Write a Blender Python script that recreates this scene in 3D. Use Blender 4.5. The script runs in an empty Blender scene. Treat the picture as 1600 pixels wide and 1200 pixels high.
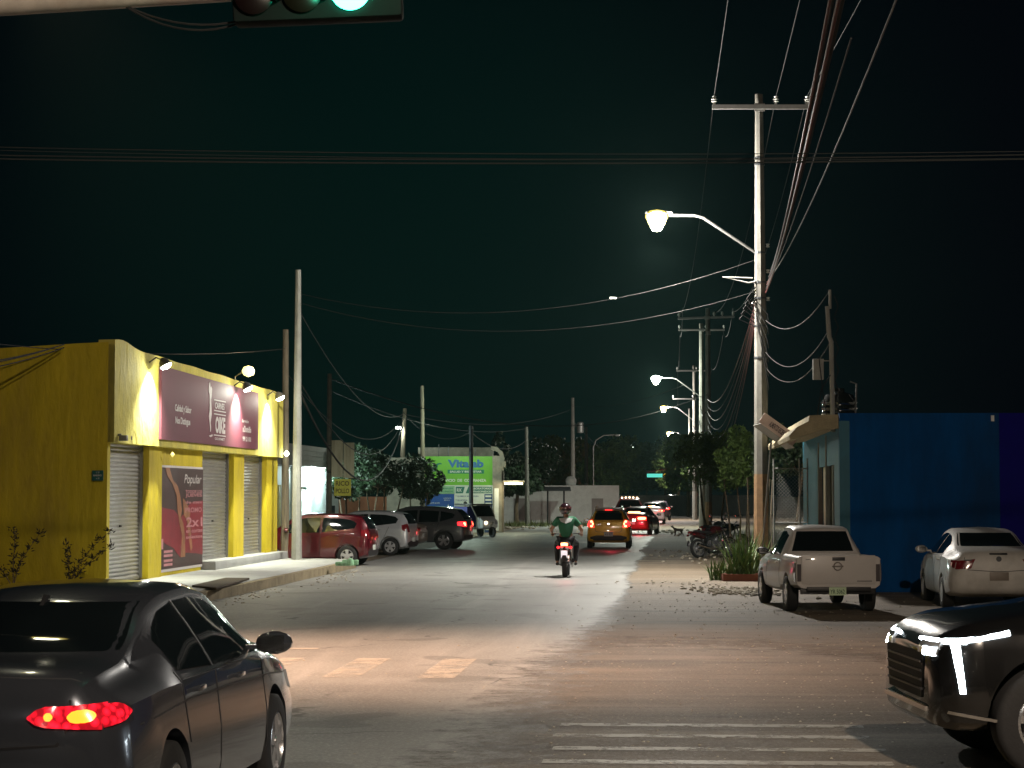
import bpy, bmesh, math, random
import numpy as np
from mathutils import Vector, Matrix
from mathutils.bvhtree import BVHTree
random.seed(7)
PI = math.pi
R = math.radians
C = bpy.context.scene.collection
sc = bpy.context.scene

# ---------------------------------------------------------------- camera
FPX = 3200.0                      # focal length in photo pixels (1600 wide)
CAMH = 2.0
HAZE = 0.00016
HOR = 772.0
PITCH = math.atan((HOR - 600) / FPX)
cam_d = bpy.data.cameras.new('camera')
cam_d.sensor_width = 36.0
cam_d.lens = 36.0 * FPX / 1600
cam_d.clip_end = 3000
cam_d.clip_start = 0.1
cam = bpy.data.objects.new('camera', cam_d)
C.objects.link(cam)
cam.location = (0, 0, CAMH)
cam.rotation_euler = (PI / 2 + PITCH, 0, 0)
sc.camera = cam

# ---------------------------------------------------------------- night sky
w = bpy.data.worlds.new('World')
sc.world = w
w.use_nodes = True
nt = w.node_tree
bg = nt.nodes['Background']
tc = nt.nodes.new('ShaderNodeTexCoord')
dot = nt.nodes.new('ShaderNodeVectorMath'); dot.operation = 'DOT_PRODUCT'
dot.inputs[1].default_value = Vector((-0.06, 1, 0.12)).normalized()
nt.links.new(tc.outputs['Generated'], dot.inputs[0])
rp = nt.nodes.new('ShaderNodeValToRGB')
nt.links.new(dot.outputs['Value'], rp.inputs[0])
rp.color_ramp.elements[0].position = 0.955
rp.color_ramp.elements[0].color = (0.0001, 0.0004, 0.0018, 1)
rp.color_ramp.elements[1].position = 1.0
rp.color_ramp.elements[1].color = (0.0001, 0.0058, 0.0050, 1)
e = rp.color_ramp.elements.new(0.982); e.color = (0.0001, 0.0018, 0.0026, 1)
nt.links.new(rp.outputs[0], bg.inputs[0])
bg.inputs[1].default_value = 1.0
sc.view_settings.view_transform = 'Standard'
sc.view_settings.look = 'None'
sc.view_settings.exposure = 0.0
sc.cycles.use_denoising = True
sc.cycles.max_bounces = 6
sc.cycles.diffuse_bounces = 3
sc.cycles.glossy_bounces = 3
sc.cycles.volume_bounces = 0
sc.cycles.sample_clamp_indirect = 3.0
sc.cycles.sample_clamp_direct = 0.0

# ---------------------------------------------------------------- frames
RA = math.atan(255 / FPX)          # heading of the road, clockwise from +Y
def RD(a, b, z=0.0):               # road frame: a metres right, b metres along
    return Vector((a * math.cos(RA) + b * math.sin(RA), -a * math.sin(RA) + b * math.cos(RA), z))
def ray(px, py):
    v = Vector(((px - 800) / FPX, 1.0, -(py - 600) / FPX))
    v.rotate(Matrix.Rotation(PITCH, 3, 'X'))
    return v
def W(px, py, Y):                  # real-world point seen at px,py standing at depth Y
    v = ray(px, py)
    return Vector((v.x / v.y * Y, Y, CAMH + v.z / v.y * Y))
def G(px, py, z=0.0):
    v = ray(px, py)
    t = (z - CAMH) / v.z
    return Vector((v.x * t, v.y * t, z))

# ---------------------------------------------------------------- materials
def lin(c):
    return tuple(((x / 255) / 12.92 if x / 255 <= 0.04045 else ((x / 255 + 0.055) / 1.055) ** 2.4) for x in c)
_m = {}
def mat(name, col, rough=0.6, metal=0.0, var=0.15, vs=3.0, bump=0.0, bs=40.0, coat=0.0, emit=None, es=0.0, spec=0.5,
        stain=None, st_amt=0.0, stretch=(1, 1, 1), alpha=1.0, trans=0.0):
    if name in _m: return _m[name]
    m = bpy.data.materials.new(name); m.use_nodes = True
    n = m.node_tree; b = n.nodes['Principled BSDF']
    b.inputs['Roughness'].default_value = rough
    b.inputs['Metallic'].default_value = metal
    b.inputs['Specular IOR Level'].default_value = spec
    b.inputs['Coat Weight'].default_value = coat
    b.inputs['Coat Roughness'].default_value = 0.05
    b.inputs['Transmission Weight'].default_value = trans
    t = n.nodes.new('ShaderNodeTexCoord'); mp = n.nodes.new('ShaderNodeMapping')
    mp.inputs['Scale'].default_value = stretch
    n.links.new(t.outputs['Object'], mp.inputs[0])
    nz = n.nodes.new('ShaderNodeTexNoise'); nz.inputs['Scale'].default_value = vs
    nz.inputs['Detail'].default_value = 8; nz.inputs['Roughness'].default_value = 0.65
    n.links.new(mp.outputs[0], nz.inputs[0])
    mx = n.nodes.new('ShaderNodeMix'); mx.data_type = 'RGBA'
    c = Vector(col)
    mx.inputs[6].default_value = (*(c * (1 - var)), 1)
    mx.inputs[7].default_value = (*[min(1, x) for x in (c * (1 + var))], 1)
    rr = n.nodes.new('ShaderNodeMapRange'); rr.inputs[1].default_value = 0.3; rr.inputs[2].default_value = 0.7
    n.links.new(nz.outputs[0], rr.inputs[0]); n.links.new(rr.outputs[0], mx.inputs[0])
    out = mx.outputs[2]
    if stain:
        n2 = n.nodes.new('ShaderNodeTexNoise'); n2.inputs['Scale'].default_value = vs * 0.37
        n2.inputs['Detail'].default_value = 10; n2.inputs['Roughness'].default_value = 0.7
        n.links.new(mp.outputs[0], n2.inputs[0])
        r2 = n.nodes.new('ShaderNodeMapRange'); r2.inputs[1].default_value = 0.5; r2.inputs[2].default_value = 0.68
        r2.inputs[4].default_value = st_amt
        n.links.new(n2.outputs[0], r2.inputs[0])
        m2 = n.nodes.new('ShaderNodeMix'); m2.data_type = 'RGBA'
        m2.inputs[7].default_value = (*stain, 1)
        n.links.new(out, m2.inputs[6]); n.links.new(r2.outputs[0], m2.inputs[0]); out = m2.outputs[2]
    n.links.new(out, b.inputs['Base Color'])
    if bump:
        n3 = n.nodes.new('ShaderNodeTexNoise'); n3.inputs['Scale'].default_value = bs
        n3.inputs['Detail'].default_value = 6
        n.links.new(mp.outputs[0], n3.inputs[0])
        bp = n.nodes.new('ShaderNodeBump'); bp.inputs['Strength'].default_value = 1.0
        bp.inputs['Distance'].default_value = bump
        n.links.new(n3.outputs[0], bp.inputs['Height']); n.links.new(bp.outputs[0], b.inputs['Normal'])
    if emit:
        b.inputs['Emission Color'].default_value = (*emit, 1)
        b.inputs['Emission Strength'].default_value = es
    _m[name] = m
    return m
M = {}
M['concrete'] = mat('concrete', (0.115, 0.112, 0.098), 0.85, var=0.25, vs=4, bump=0.006, stain=(0.16, 0.15, 0.12), st_amt=0.5)
M['pole_white'] = mat('pole_white', (0.27, 0.275, 0.25), 0.8, var=0.15, vs=5, bump=0.004, stain=(0.3, 0.3, 0.26), st_amt=0.5)
M['pole_brown'] = mat('pole_brown', (0.20, 0.12, 0.06), 0.85, var=0.3, vs=5, bump=0.004)
M['wood'] = mat('wood', (0.12, 0.10, 0.07), 0.9, var=0.4, vs=6, bump=0.01, stretch=(3, 3, 0.3))
M['steel'] = mat('steel', (0.20, 0.20, 0.19), 0.5, 0.6, vs=8)
M['darksteel'] = mat('darksteel', (0.05, 0.055, 0.06), 0.5, 0.5)
M['cable'] = mat('cable', (0.018, 0.018, 0.018), 0.7, var=0.3, spec=.2)
M['cable_cross'] = mat('cable_cross', (0.012, 0.015, 0.014), 0.8)
M['fascia'] = mat('fascia_plaster', (0.60, 0.52, 0.09), 0.8, var=0.15, vs=2.5, bump=0.05, bs=4, stain=(0.36, 0.33, 0.12), st_amt=0.7, stretch=(1, 1, .6))
M['cable_red'] = mat('cable_red', (0.09, 0.02, 0.018), 0.55, var=0.3, spec=.25)
M['ceramic'] = mat('ceramic', (0.45, 0.45, 0.42), 0.3)
M['white'] = mat('white_plaster', (0.7, 0.72, 0.70), 0.8, var=0.1, bump=0.004, stain=(0.4, 0.4, 0.37), st_amt=0.4)
M['yellow'] = mat('yellow_plaster', (0.56, 0.44, 0.010), 0.75, var=0.16, vs=1.3, bump=0.03, bs=5, stain=(0.34, 0.25, 0.03), st_amt=0.7, stretch=(1.4, 1.4, .5))
M['black'] = mat('black_plastic', (0.02, 0.02, 0.022), 0.5)
M['rubber'] = mat('rubber', (0.012, 0.012, 0.013), 0.8, var=0.3, bump=0.003)
M['chrome'] = mat('chrome', (0.8, 0.8, 0.8), 0.12, 1.0, var=0.05)
M['alloy'] = mat('alloy', (0.62, 0.63, 0.65), 0.25, 0.9, var=0.05)
M['glass'] = mat('tinted_glass', (0.006, 0.009, 0.010), 0.04, 0, var=0.1, spec=0.8)
M['lamp_off'] = mat('lamp_off', (0.16, 0.01, 0.015), 0.15, coat=1)
M['lamp_clear'] = mat('lamp_clear', (0.5, 0.52, 0.55), 0.1, 0.3, coat=1)
M['brake'] = mat('brake_lit', (0.4, 0.01, 0.01), 0.2, emit=(1.0, 0.02, 0.025), es=3.6)
M['brake_hot'] = mat('brake_hot', (0.5, 0.03, 0.01), 0.2, emit=(1.0, 0.27, 0.10), es=9)
M['plate'] = mat('plate', (0.62, 0.66, 0.6), 0.5, var=0.08)
M['led_white'] = mat('led_white', (0.8, 0.8, 0.8), 0.3, emit=(0.85, 0.95, 1.0), es=22)
M['bulb_warm'] = mat('bulb_warm', (0.8, 0.8, 0.7), 0.3, emit=(1.0, 0.88, 0.28), es=2.6)
M['core'] = mat('lamp_core', (0.8, 0.8, 0.7), 0.3, emit=(1.0, 0.95, 0.7), es=60)
M['bulb_halo'] = mat('bulb_halo', (0.8, 0.7, 0.3), 0.3, emit=(1.0, 0.72, 0.10), es=1.1)
M['bulb_white'] = mat('bulb_white', (0.8, 0.8, 0.8), 0.3, emit=(0.9, 1.0, 0.86), es=40)
M['amber'] = mat('amber_lit', (0.6, 0.3, 0.05), 0.3, emit=(1.0, 0.6, 0.35), es=12)
M['shutter'] = mat('shutter_metal', (0.46, 0.46, 0.46), 0.34, 0.75, var=0.14, vs=2.5, stretch=(1, 1, 4))
M['bark'] = mat('bark', (0.11, 0.08, 0.05), 0.95, var=0.4, vs=10, bump=0.02)
def leafmat(name, c):
    m = mat(name, c, 0.6, var=0.55, vs=1.3)
    return m
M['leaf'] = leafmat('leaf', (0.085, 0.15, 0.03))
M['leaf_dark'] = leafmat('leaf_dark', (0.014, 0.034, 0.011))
M['skin'] = mat('skin', (0.30, 0.16, 0.10), 0.6)

# ---------------------------------------------------------------- mesh helpers
def tag(o, label=None, cat=None, group=None, kind=None):
    if label: o['label'] = label
    if cat: o['category'] = cat
    if group: o['group'] = group
    if kind: o['kind'] = kind
    return o
def thing(name, loc=(0, 0, 0), rz=0.0, label=None, cat=None, group=None, scale=1.0, rot=None):
    o = bpy.data.objects.new(name, None); C.objects.link(o)
    o.location = loc; o.rotation_euler = rot if rot else (0, 0, rz); o.scale = (scale,) * 3
    o.empty_display_size = 0.2
    return tag(o, label, cat, group)
def link(name, me, m, parent=None, smooth=True, sharp=35):
    if m is not None:
        me.materials.clear(); me.materials.append(m)
    if smooth:
        me.shade_smooth()
        me.set_sharp_from_angle(angle=R(sharp))
    o = bpy.data.objects.new(name, me); C.objects.link(o)
    if parent is not None: o.parent = parent
    return o
class MB:
    def __init__(s): s.v = []; s.f = []; s.segs = []
    def add(s, vs, fs):
        k = len(s.v); s.v += [tuple(x) for x in vs]; s.f += [tuple(i + k for i in f) for f in fs]; return s
    def box(s, c, d, rz=0.0, mtx=None):
        hx, hy, hz = d[0] / 2, d[1] / 2, d[2] / 2
        vs = [Vector((sx * hx, sy * hy, sz * hz)) for sx in (-1, 1) for sy in (-1, 1) for sz in (-1, 1)]
        if mtx is None: mtx = Matrix.Rotation(rz, 3, 'Z')
        vs = [mtx @ v + Vector(c) for v in vs]
        return s.add(vs, [(0, 1, 3, 2), (4, 6, 7, 5), (0, 4, 5, 1), (2, 3, 7, 6), (0, 2, 6, 4), (1, 5, 7, 3)])
    def bb(s, x0, x1, y0, y1, z0, z1):
        return s.box(((x0 + x1) / 2, (y0 + y1) / 2, (z0 + z1) / 2), (abs(x1 - x0), abs(y1 - y0), abs(z1 - z0)))
    def path(s, pts, r, n=8, cap=True):
        pts = [Vector(p) for p in pts]; rs = r if isinstance(r, (list, tuple)) else [r] * len(pts)
        rings = []
        up = Vector((0, 0, 1)); prev = None
        for i, p in enumerate(pts):
            t = (pts[min(i + 1, len(pts) - 1)] - pts[max(i - 1, 0)]).normalized()
            a = t.cross(up if abs(t.dot(up)) < 0.95 else Vector((1, 0, 0))).normalized()
            if prev is not None:
                a = (prev - t * prev.dot(t))
                a = a.normalized() if a.length > 1e-4 else t.cross(Vector((0, 1, 0))).normalized()
            prev = a; b = t.cross(a)
            rings.append([p + (a * math.cos(2 * PI * j / n) + b * math.sin(2 * PI * j / n)) * rs[i] for j in range(n)])
        vs = [v for rg in rings for v in rg]; fs = []
        for i in range(len(pts) - 1):
            for j in range(n):
                k = (j + 1) % n; fs.append((i * n + j, i * n + k, (i + 1) * n + k, (i + 1) * n + j))
        if cap:
            fs.append(tuple(range(n - 1, -1, -1))); fs.append(tuple((len(pts) - 1) * n + j for j in range(n)))
        return s.add(vs, fs)
    def lathe(s, prof, c=(0, 0, 0), axis='Z', n=24):
        vs = []; fs = []
        for (r, h) in prof:
            for j in range(n):
                a = 2 * PI * j / n
                p = (r * math.cos(a), r * math.sin(a), h)
                if axis == 'Y': p = (p[0], p[2], p[1])
                if axis == 'X': p = (p[2], p[0], p[1])
                vs.append(Vector(p) + Vector(c))
        for i in range(len(prof) - 1):
            for j in range(n):
                k = (j + 1) % n; fs.append((i * n + j, i * n + k, (i + 1) * n + k, (i + 1) * n + j))
        return s.add(vs, fs)
    def prism(s, poly, z0, z1):          # poly in xy
        n = len(poly); vs = [(x, y, z0) for x, y in poly] + [(x, y, z1) for x, y in poly]
        fs = [tuple(range(n - 1, -1, -1)), tuple(range(n, 2 * n))] + [(i, (i + 1) % n, n + (i + 1) % n, n + i) for i in range(n)]
        return s.add(vs, fs)
    def wprism(s, poly, y0, y1):         # poly in xz, extruded along y
        n = len(poly); vs = [(x, y0, z) for x, z in poly] + [(x, y1, z) for x, z in poly]
        fs = [tuple(range(n)), tuple(range(2 * n - 1, n - 1, -1))] + [(i, n + i, n + (i + 1) % n, (i + 1) % n) for i in range(n)]
        return s.add(vs, fs)
    def mesh(s, name='m'):
        me = bpy.data.meshes.new(name); me.from_pydata(s.v, [], s.f); me.update(); return me
    def build(s, name, m, parent=None, smooth=False, bevel=0.0, sharp=35):
        if len(s.segs) > 1 or (s.segs and s.segs[0][1] - s.segs[0][0] < len(s.f)):   # each line of writing is its own piece
            segs = s.segs; done = set(); o = None
            for f0, f1 in segs:
                q = MB(); ids = sorted({i for f in s.f[f0:f1] for i in f}); mp = {k: j for j, k in enumerate(ids)}
                q.add([s.v[i] for i in ids], [tuple(mp[i] for i in f) for f in s.f[f0:f1]]); o = q.build(name, m, parent); done |= set(range(f0, f1))
            rest = [f for k, f in enumerate(s.f) if k not in done]
            if rest:
                q = MB(); ids = sorted({i for f in rest for i in f}); mp = {k: j for j, k in enumerate(ids)}
                q.add([s.v[i] for i in ids], [tuple(mp[i] for i in f) for f in rest]); q.build('printed_mark', m, parent)
            return o
        me = s.mesh(name)
        bm = bmesh.new(); bm.from_mesh(me)
        bmesh.ops.recalc_face_normals(bm, faces=bm.faces)
        if bevel:
            bmesh.ops.bevel(bm, geom=[e for e in bm.edges if e.calc_face_angle(0) > 0.6], offset=bevel, segments=2, affect='EDGES', profile=0.5)
        bm.to_mesh(me); bm.free()
        return link(name, me, m, parent, smooth or bevel > 0, sharp)
def text_mesh(body, w=None, h=None, bold=0.012, shear=0.0, spacing=1.0, ext=0.004):
    cu = bpy.data.curves.new('t', 'FONT'); cu.body = body; cu.size = 1; cu.offset = bold; cu.shear = shear
    cu.extrude = 0.0; cu.space_character = spacing; cu.resolution_u = 3; cu.align_x = 'LEFT'
    o = bpy.data.objects.new('t', cu); C.objects.link(o)
    bpy.context.view_layer.update()
    me = bpy.data.meshes.new_from_object(o.evaluated_get(bpy.context.evaluated_depsgraph_get()))
    bpy.data.objects.remove(o); bpy.data.curves.remove(cu)
    co = np.array([v.co[:] for v in me.vertices])
    mn = co.min(0); mxx = co.max(0); sx = (w / (mxx[0] - mn[0])) if w else None; sy = (h / (mxx[1] - mn[1])) if h else None
    if sx is None: sx = sy
    if sy is None: sy = sx
    out = [((c[0] - mn[0]) * sx, (c[1] - mn[1]) * sy) for c in co]
    fs = [tuple(p.vertices) for p in me.polygons]
    bpy.data.meshes.remove(me)
    return out, fs
def put_text(mb, body, o, right, up, w=None, h=None, off=0.006, **k):
    vs, fs = text_mesh(body, w, h, **k)
    right = Vector(right).normalized(); up = Vector(up).normalized(); nrm = right.cross(up)
    mb.segs.append((len(mb.f), len(mb.f) + len(fs)))
    mb.add([Vector(o) + right * x + up * y + nrm * off for x, y in vs], fs)
def wire(p0, p1, sag, r=0.012, n=18, name='power_cable', label=None, m=None, group=None, cat='cable'):
    p0 = Vector(p0); p1 = Vector(p1); pts = []
    for i in range(n + 1):
        t = i / n; p = p0.lerp(p1, t); p.z -= sag * 4 * t * (1 - t); pts.append(p)
    mb = MB(); mb.path([p - p0 for p in pts], r, 6)
    o = mb.build(name, m or M['cable'], None, True); o.location = p0
    return tag(o, label, cat, group)
# ---------------------------------------------------------------- ground and road
def ragged(m, lo=0.35, hi=0.65, s=2.2):
    n = m.node_tree; L = n.links.new; b = n.nodes['Principled BSDF']
    at = n.nodes.new('ShaderNodeAttribute'); at.attribute_name = 'cover'
    t = n.nodes.new('ShaderNodeTexCoord'); z = n.nodes.new('ShaderNodeTexNoise'); z.inputs['Scale'].default_value = s; z.inputs['Detail'].default_value = 12; z.inputs['Roughness'].default_value = .8
    L(t.outputs['Object'], z.inputs[0]); a = n.nodes.new('ShaderNodeMath'); a.operation = 'ADD'; L(at.outputs['Fac'], a.inputs[0]); L(z.outputs[0], a.inputs[1])
    r = n.nodes.new('ShaderNodeMapRange'); r.inputs[1].default_value = 0.85; r.inputs[2].default_value = 1.15; L(a.outputs[0], r.inputs[0]); L(r.outputs[0], b.inputs['Alpha'])
def ground_mat(name, c1, c2, c3, bump=0.02, rough=0.9, sparkle=0.0, spec=0.3, streak=None, sc1=0.35, grit=.4, cracks=False):
    m = bpy.data.materials.new(name); m.use_nodes = True; n = m.node_tree; b = n.nodes['Principled BSDF']
    L = n.links.new
    t = n.nodes.new('ShaderNodeTexCoord'); mp = n.nodes.new('ShaderNodeMapping'); L(t.outputs['Object'], mp.inputs[0])
    mp.inputs['Rotation'].default_value = (0, 0, RA)
    def noise(s, det=8, ro=0.65, st=(1, 1, 1), dist=0.0):
        m2 = n.nodes.new('ShaderNodeMapping'); m2.inputs['Scale'].default_value = st; L(mp.outputs[0], m2.inputs[0])
        z = n.nodes.new('ShaderNodeTexNoise'); z.inputs['Scale'].default_value = s; z.inputs['Detail'].default_value = det
        z.inputs['Roughness'].default_value = ro; z.inputs['Distortion'].default_value = dist; L(m2.outputs[0], z.inputs[0]); return z.outputs[0]
    def ramp(x, a, bb, lo=0.0, hi=1.0):
        r = n.nodes.new('ShaderNodeMapRange'); r.inputs[1].default_value = a; r.inputs[2].default_value = bb
        r.inputs[3].default_value = lo; r.inputs[4].default_value = hi; L(x, r.inputs[0]); return r.outputs[0]
    def mix(f, a, c):
        x = n.nodes.new('ShaderNodeMix'); x.data_type = 'RGBA'
        if hasattr(f, 'is_linked'): L(f, x.inputs[0])
        else: x.inputs[0].default_value = f
        for k, v in ((6, a), (7, c)):
            if isinstance(v, tuple): x.inputs[k].default_value = (*v, 1)
            else: L(v, x.inputs[k])
        return x.outputs[2]
    col = mix(ramp(noise(sc1), 0.38, 0.62), c1, c2)
    col = mix(ramp(noise(0.9, 10, 0.75), 0.50, 0.75, 0, 0.75), col, c3)
    if streak:
        for (st, s, c, k) in streak:
            col = mix(ramp(noise(s, 6, 0.6, st, 0.6), 0.52, 0.68, 0, k), col, c)
    col = mix(ramp(noise(22, 3, 0.8), 0.35, 0.75, 0, 0.45), col, tuple(x * 0.45 for x in c1))
    col = mix(ramp(noise(30, 2, 0.8), 0.56, 0.68, 0, grit), col, tuple(min(1, x * 2.5) for x in c1))
    if cracks:
        vm = n.nodes.new('ShaderNodeVectorMath'); vm.operation = 'ADD'; nc = n.nodes.new('ShaderNodeTexNoise'); nc.inputs['Scale'].default_value = 1.2; nc.inputs['Detail'].default_value = 6
        L(mp.outputs[0], nc.inputs[0]); L(mp.outputs[0], vm.inputs[0]); L(nc.outputs[1], vm.inputs[1])
        vo = n.nodes.new('ShaderNodeTexVoronoi'); vo.feature = 'DISTANCE_TO_EDGE'; vo.inputs['Scale'].default_value = .33; L(vm.outputs[0], vo.inputs[0])
        ck = n.nodes.new('ShaderNodeMath'); ck.operation = 'MULTIPLY'; L(ramp(vo.outputs['Distance'], .004, .012, 1, 0), ck.inputs[0]); L(ramp(noise(.3), .48, .6), ck.inputs[1])
        col = mix(ck.outputs[0], col, (.05, .048, .042))
        col = mix(ramp(noise(.55, 2, .4), .64, .66, 0, .55), col, (.12, .115, .105))
    L(col, b.inputs['Base Color'])
    b.inputs['Roughness'].default_value = rough; b.inputs['Specular IOR Level'].default_value = spec
    bp = n.nodes.new('ShaderNodeBump'); bp.inputs['Distance'].default_value = bump; L(noise(14, 5, 0.75), bp.inputs['Height'])
    b2 = n.nodes.new('ShaderNodeBump'); b2.inputs['Distance'].default_value = bump * 1.6; L(noise(1.6, 4, 0.6, (1, .35, 1)), b2.inputs['Height']); L(bp.outputs[0], b2.inputs['Normal'])
    L(b2.outputs[0], b.inputs['Normal'])
    if sparkle:
        r = ramp(noise(30, 2, 0.8), 0.45, 0.6, rough, rough - sparkle); L(r, b.inputs['Roughness'])
    return m
g_dirt = ground_mat('dirt', (0.155, 0.118, 0.080), (0.205, 0.158, 0.11), (0.25, 0.21, 0.155), 0.014, .74, spec=.45, grit=.6,
                    streak=[((0.22, 1, 1), 1.2, (0.055, 0.042, 0.03), 0.85), ((0.15, 1, 1), 0.8, (0.30, 0.26, 0.20), 0.6)])
g_asph = ground_mat('asphalt', (0.235, 0.235, 0.225), (0.30, 0.30, 0.285), (0.20, 0.195, 0.18), 0.004, 0.6, 0.1, 0.5, cracks=True, grit=.35,
                    streak=[((1, 0.05, 1), 1.1, (0.40, 0.395, 0.38), 0.7), ((0.4, 0.6, 1), 0.5, (0.16, 0.15, 0.135), 0.5)])
g_dusty = ground_mat('dusty_asphalt', (0.115, 0.092, 0.066), (0.165, 0.134, 0.098), (0.23, 0.195, 0.148), 0.020, 0.72, 0.12, 0.45, grit=.5,
                     streak=[((0.12, 1, 1), 1.3, (0.05, 0.04, 0.03), 0.85), ((0.1, 1, 1), 0.9, (0.32, 0.28, 0.22), 0.6)])
mb = MB(); mb.add([(-900, -300, 0), (900, -300, 0), (900, 1500, 0), (-900, 1500, 0)], [(0, 1, 2, 3)])
tag(mb.build('ground', g_dirt), kind='structure')
def sheet(name, rows, z, m):    # rows of (a,b) in the road frame with the cover value of each row
    mb = MB(); n = len(rows[0][0]); vs = []; cv = []
    for r_, c in rows:
        vs += [RD(a, b, z) for a, b in r_]; cv += [c] * n
    mb.add(vs, [(j * n + i, (j + 1) * n + i, (j + 1) * n + i + 1, j * n + i + 1) for j in range(len(rows) - 1) for i in range(n - 1)])
    o = mb.build(name, m); at = o.data.attributes.new('cover', 'FLOAT', 'POINT'); at.data.foreach_set('value', cv)
    return tag(o, kind='structure')
ragged(g_asph); ragged(g_dusty)
def rnd(a, b): return random.uniform(a, b)
bs_ = [7 + i * .5 for i in range(316)] + [165 + i * 20 for i in range(25)]
wob = [0]
for _ in bs_: wob.append(wob[-1] * 0.85 + rnd(-0.05, 0.05))
def re_(b): return -1.05 - 0.25 * max(0, min(1, 1 - (b - 20) / 14)) + max(0, (b - 110)) * 0.003
def bw_(b): return .25 + 1.3 * max(0, min(1, (40 - b) / 18))
sheet('road', [([(-9.5, b) for b in bs_], 0.0), ([(-8.9 + 0.5 * wob[i // 2], b) for i, b in enumerate(bs_)], .8), ([(-6, b) for b in bs_], 1.0), ([(re_(b) - bw_(b) + wob[i], b) for i, b in enumerate(bs_)], .9),
      ([(re_(b) + bw_(b) + wob[i], b) for i, b in enumerate(bs_)], 0.0)], 0.006, g_asph)
# cross street, dustier, ends ragged on the right-hand lot
xs = [-60 + i * .5 for i in range(250)]
w1 = [0]
for _ in xs: w1.append(w1[-1] * 0.9 + rnd(-0.16, 0.16))
def top_(i, x): return 24.0 + w1[i] + 5.0 / (1 + math.exp(-(x + 2.5) / .8)) - 7 / (1 + math.exp(-(x - 3.0) / 1.3))
sheet('cross_street', [([(x, -12) for x in xs], 1.0), ([(x, top_(i, x) - 3.5) for i, x in enumerate(xs)], .85), ([(x, top_(i, x) + 3.5) for i, x in enumerate(xs)], 0.0)], 0.003, g_dusty)

# worn painted markings: broken patches of paint
def paint(name, polys, z, col=(0.62, 0.6, 0.55), worn=0.5, sc_=3.0):
    m = bpy.data.materials.new(name + '_paint'); m.use_nodes = True; n = m.node_tree; b = n.nodes['Principled BSDF']; L = n.links.new
    t = n.nodes.new('ShaderNodeTexCoord')
    z1 = n.nodes.new('ShaderNodeTexNoise'); z1.inputs['Scale'].default_value = sc_; z1.inputs['Detail'].default_value = 10; z1.inputs['Roughness'].default_value = 0.8
    L(t.outputs['Object'], z1.inputs[0])
    r = n.nodes.new('ShaderNodeMapRange'); r.inputs[1].default_value = worn - 0.05; r.inputs[2].default_value = worn + 0.05
    r.inputs[3].default_value = 0; r.inputs[4].default_value = 0.62; L(z1.outputs[0], r.inputs[0]); L(r.outputs[0], b.inputs['Alpha'])
    b.inputs['Base Color'].default_value = (*col, 1); b.inputs['Roughness'].default_value = 0.6
    mb = MB()
    for p in polys:
        k = [(x, y, z) for x, y, _ in [RD(a, bb) for a, bb in p]]
        mb.add(k, [tuple(range(len(k)))])
    return tag(mb.build(name, m), kind='structure')
paint('crosswalk_bars', [[(-7.0 + i * 1.05, 22.2), (-6.6 + i * 1.05, 22.2), (-6.6 + i * 1.05, 24.8), (-7.0 + i * 1.05, 24.8)] for i in range(5)], 0.010, (0.55, 0.51, 0.44), 0.485, 2.0)
paint('stop_line', [[(-8.0, 26.1), (-4.6, 26.2), (-4.6, 26.38), (-8.0, 26.3)]], 0.0105, (0.62, 0.58, 0.50), 0.40)
paint('side_crosswalk_bars', [[(-1.0 + o, b), (1.6 + o, b + 0.05), (1.6 + o, b + 0.27), (-1.0 + o, b + 0.22)] for o, b in ((0, 17.75), (-0.02, 16.95), (0.03, 16.1), (0.0, 15.3), (0.0, 14.5))], 0.008, (0.55, 0.53, 0.47), 0.46, 2.5)
# raised pavement beside the yellow shop
def slab(name, poly, z0, z1, m, top_inset=0):
    mb = MB(); mb.prism([(p[0], p[1]) for p in poly], z0, z1); o = mb.build(name, m, bevel=0.02); return tag(o, kind='structure')
M['pave'] = mat('pavement_concrete', (0.36, 0.37, 0.36), 0.8, var=0.15, vs=1.5, bump=0.004, stain=(0.2, 0.2, 0.19), st_amt=0.5)
M['kerb'] = mat('kerb_concrete', (0.22, 0.18, 0.11), 0.9, var=0.3, vs=3, bump=0.01)
pv = [Vector((-14, 33.5, 0)), Vector((-6.35, 34.0, 0)), Vector((-5.62, 40.0, 0)), Vector((-5.0, 48.0, 0)), Vector((-4.38, 55.6, 0)), Vector((-4.6, 56.4, 0)), Vector((-6.1, 57.6, 0)), Vector((-7.6, 58, 0)), Vector((-14, 50, 0))]
slab('pavement', pv, 0.0, 0.22, M['pave'])
mb = MB()
kp = [pv[1], pv[2], pv[3], pv[4], pv[5]]
for i in range(4):
    a, b = kp[i], kp[i + 1]; d = (b - a).normalized(); nn = Vector((d.y, -d.x, 0))
    q = [a + nn * 0.004, b + nn * 0.004, b + nn * 0.16, a + nn * 0.16]
    mb.prism([(p.x, p.y) for p in q], 0.0, 0.20)
tag(mb.build('kerb', M['kerb']), kind='structure')

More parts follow.
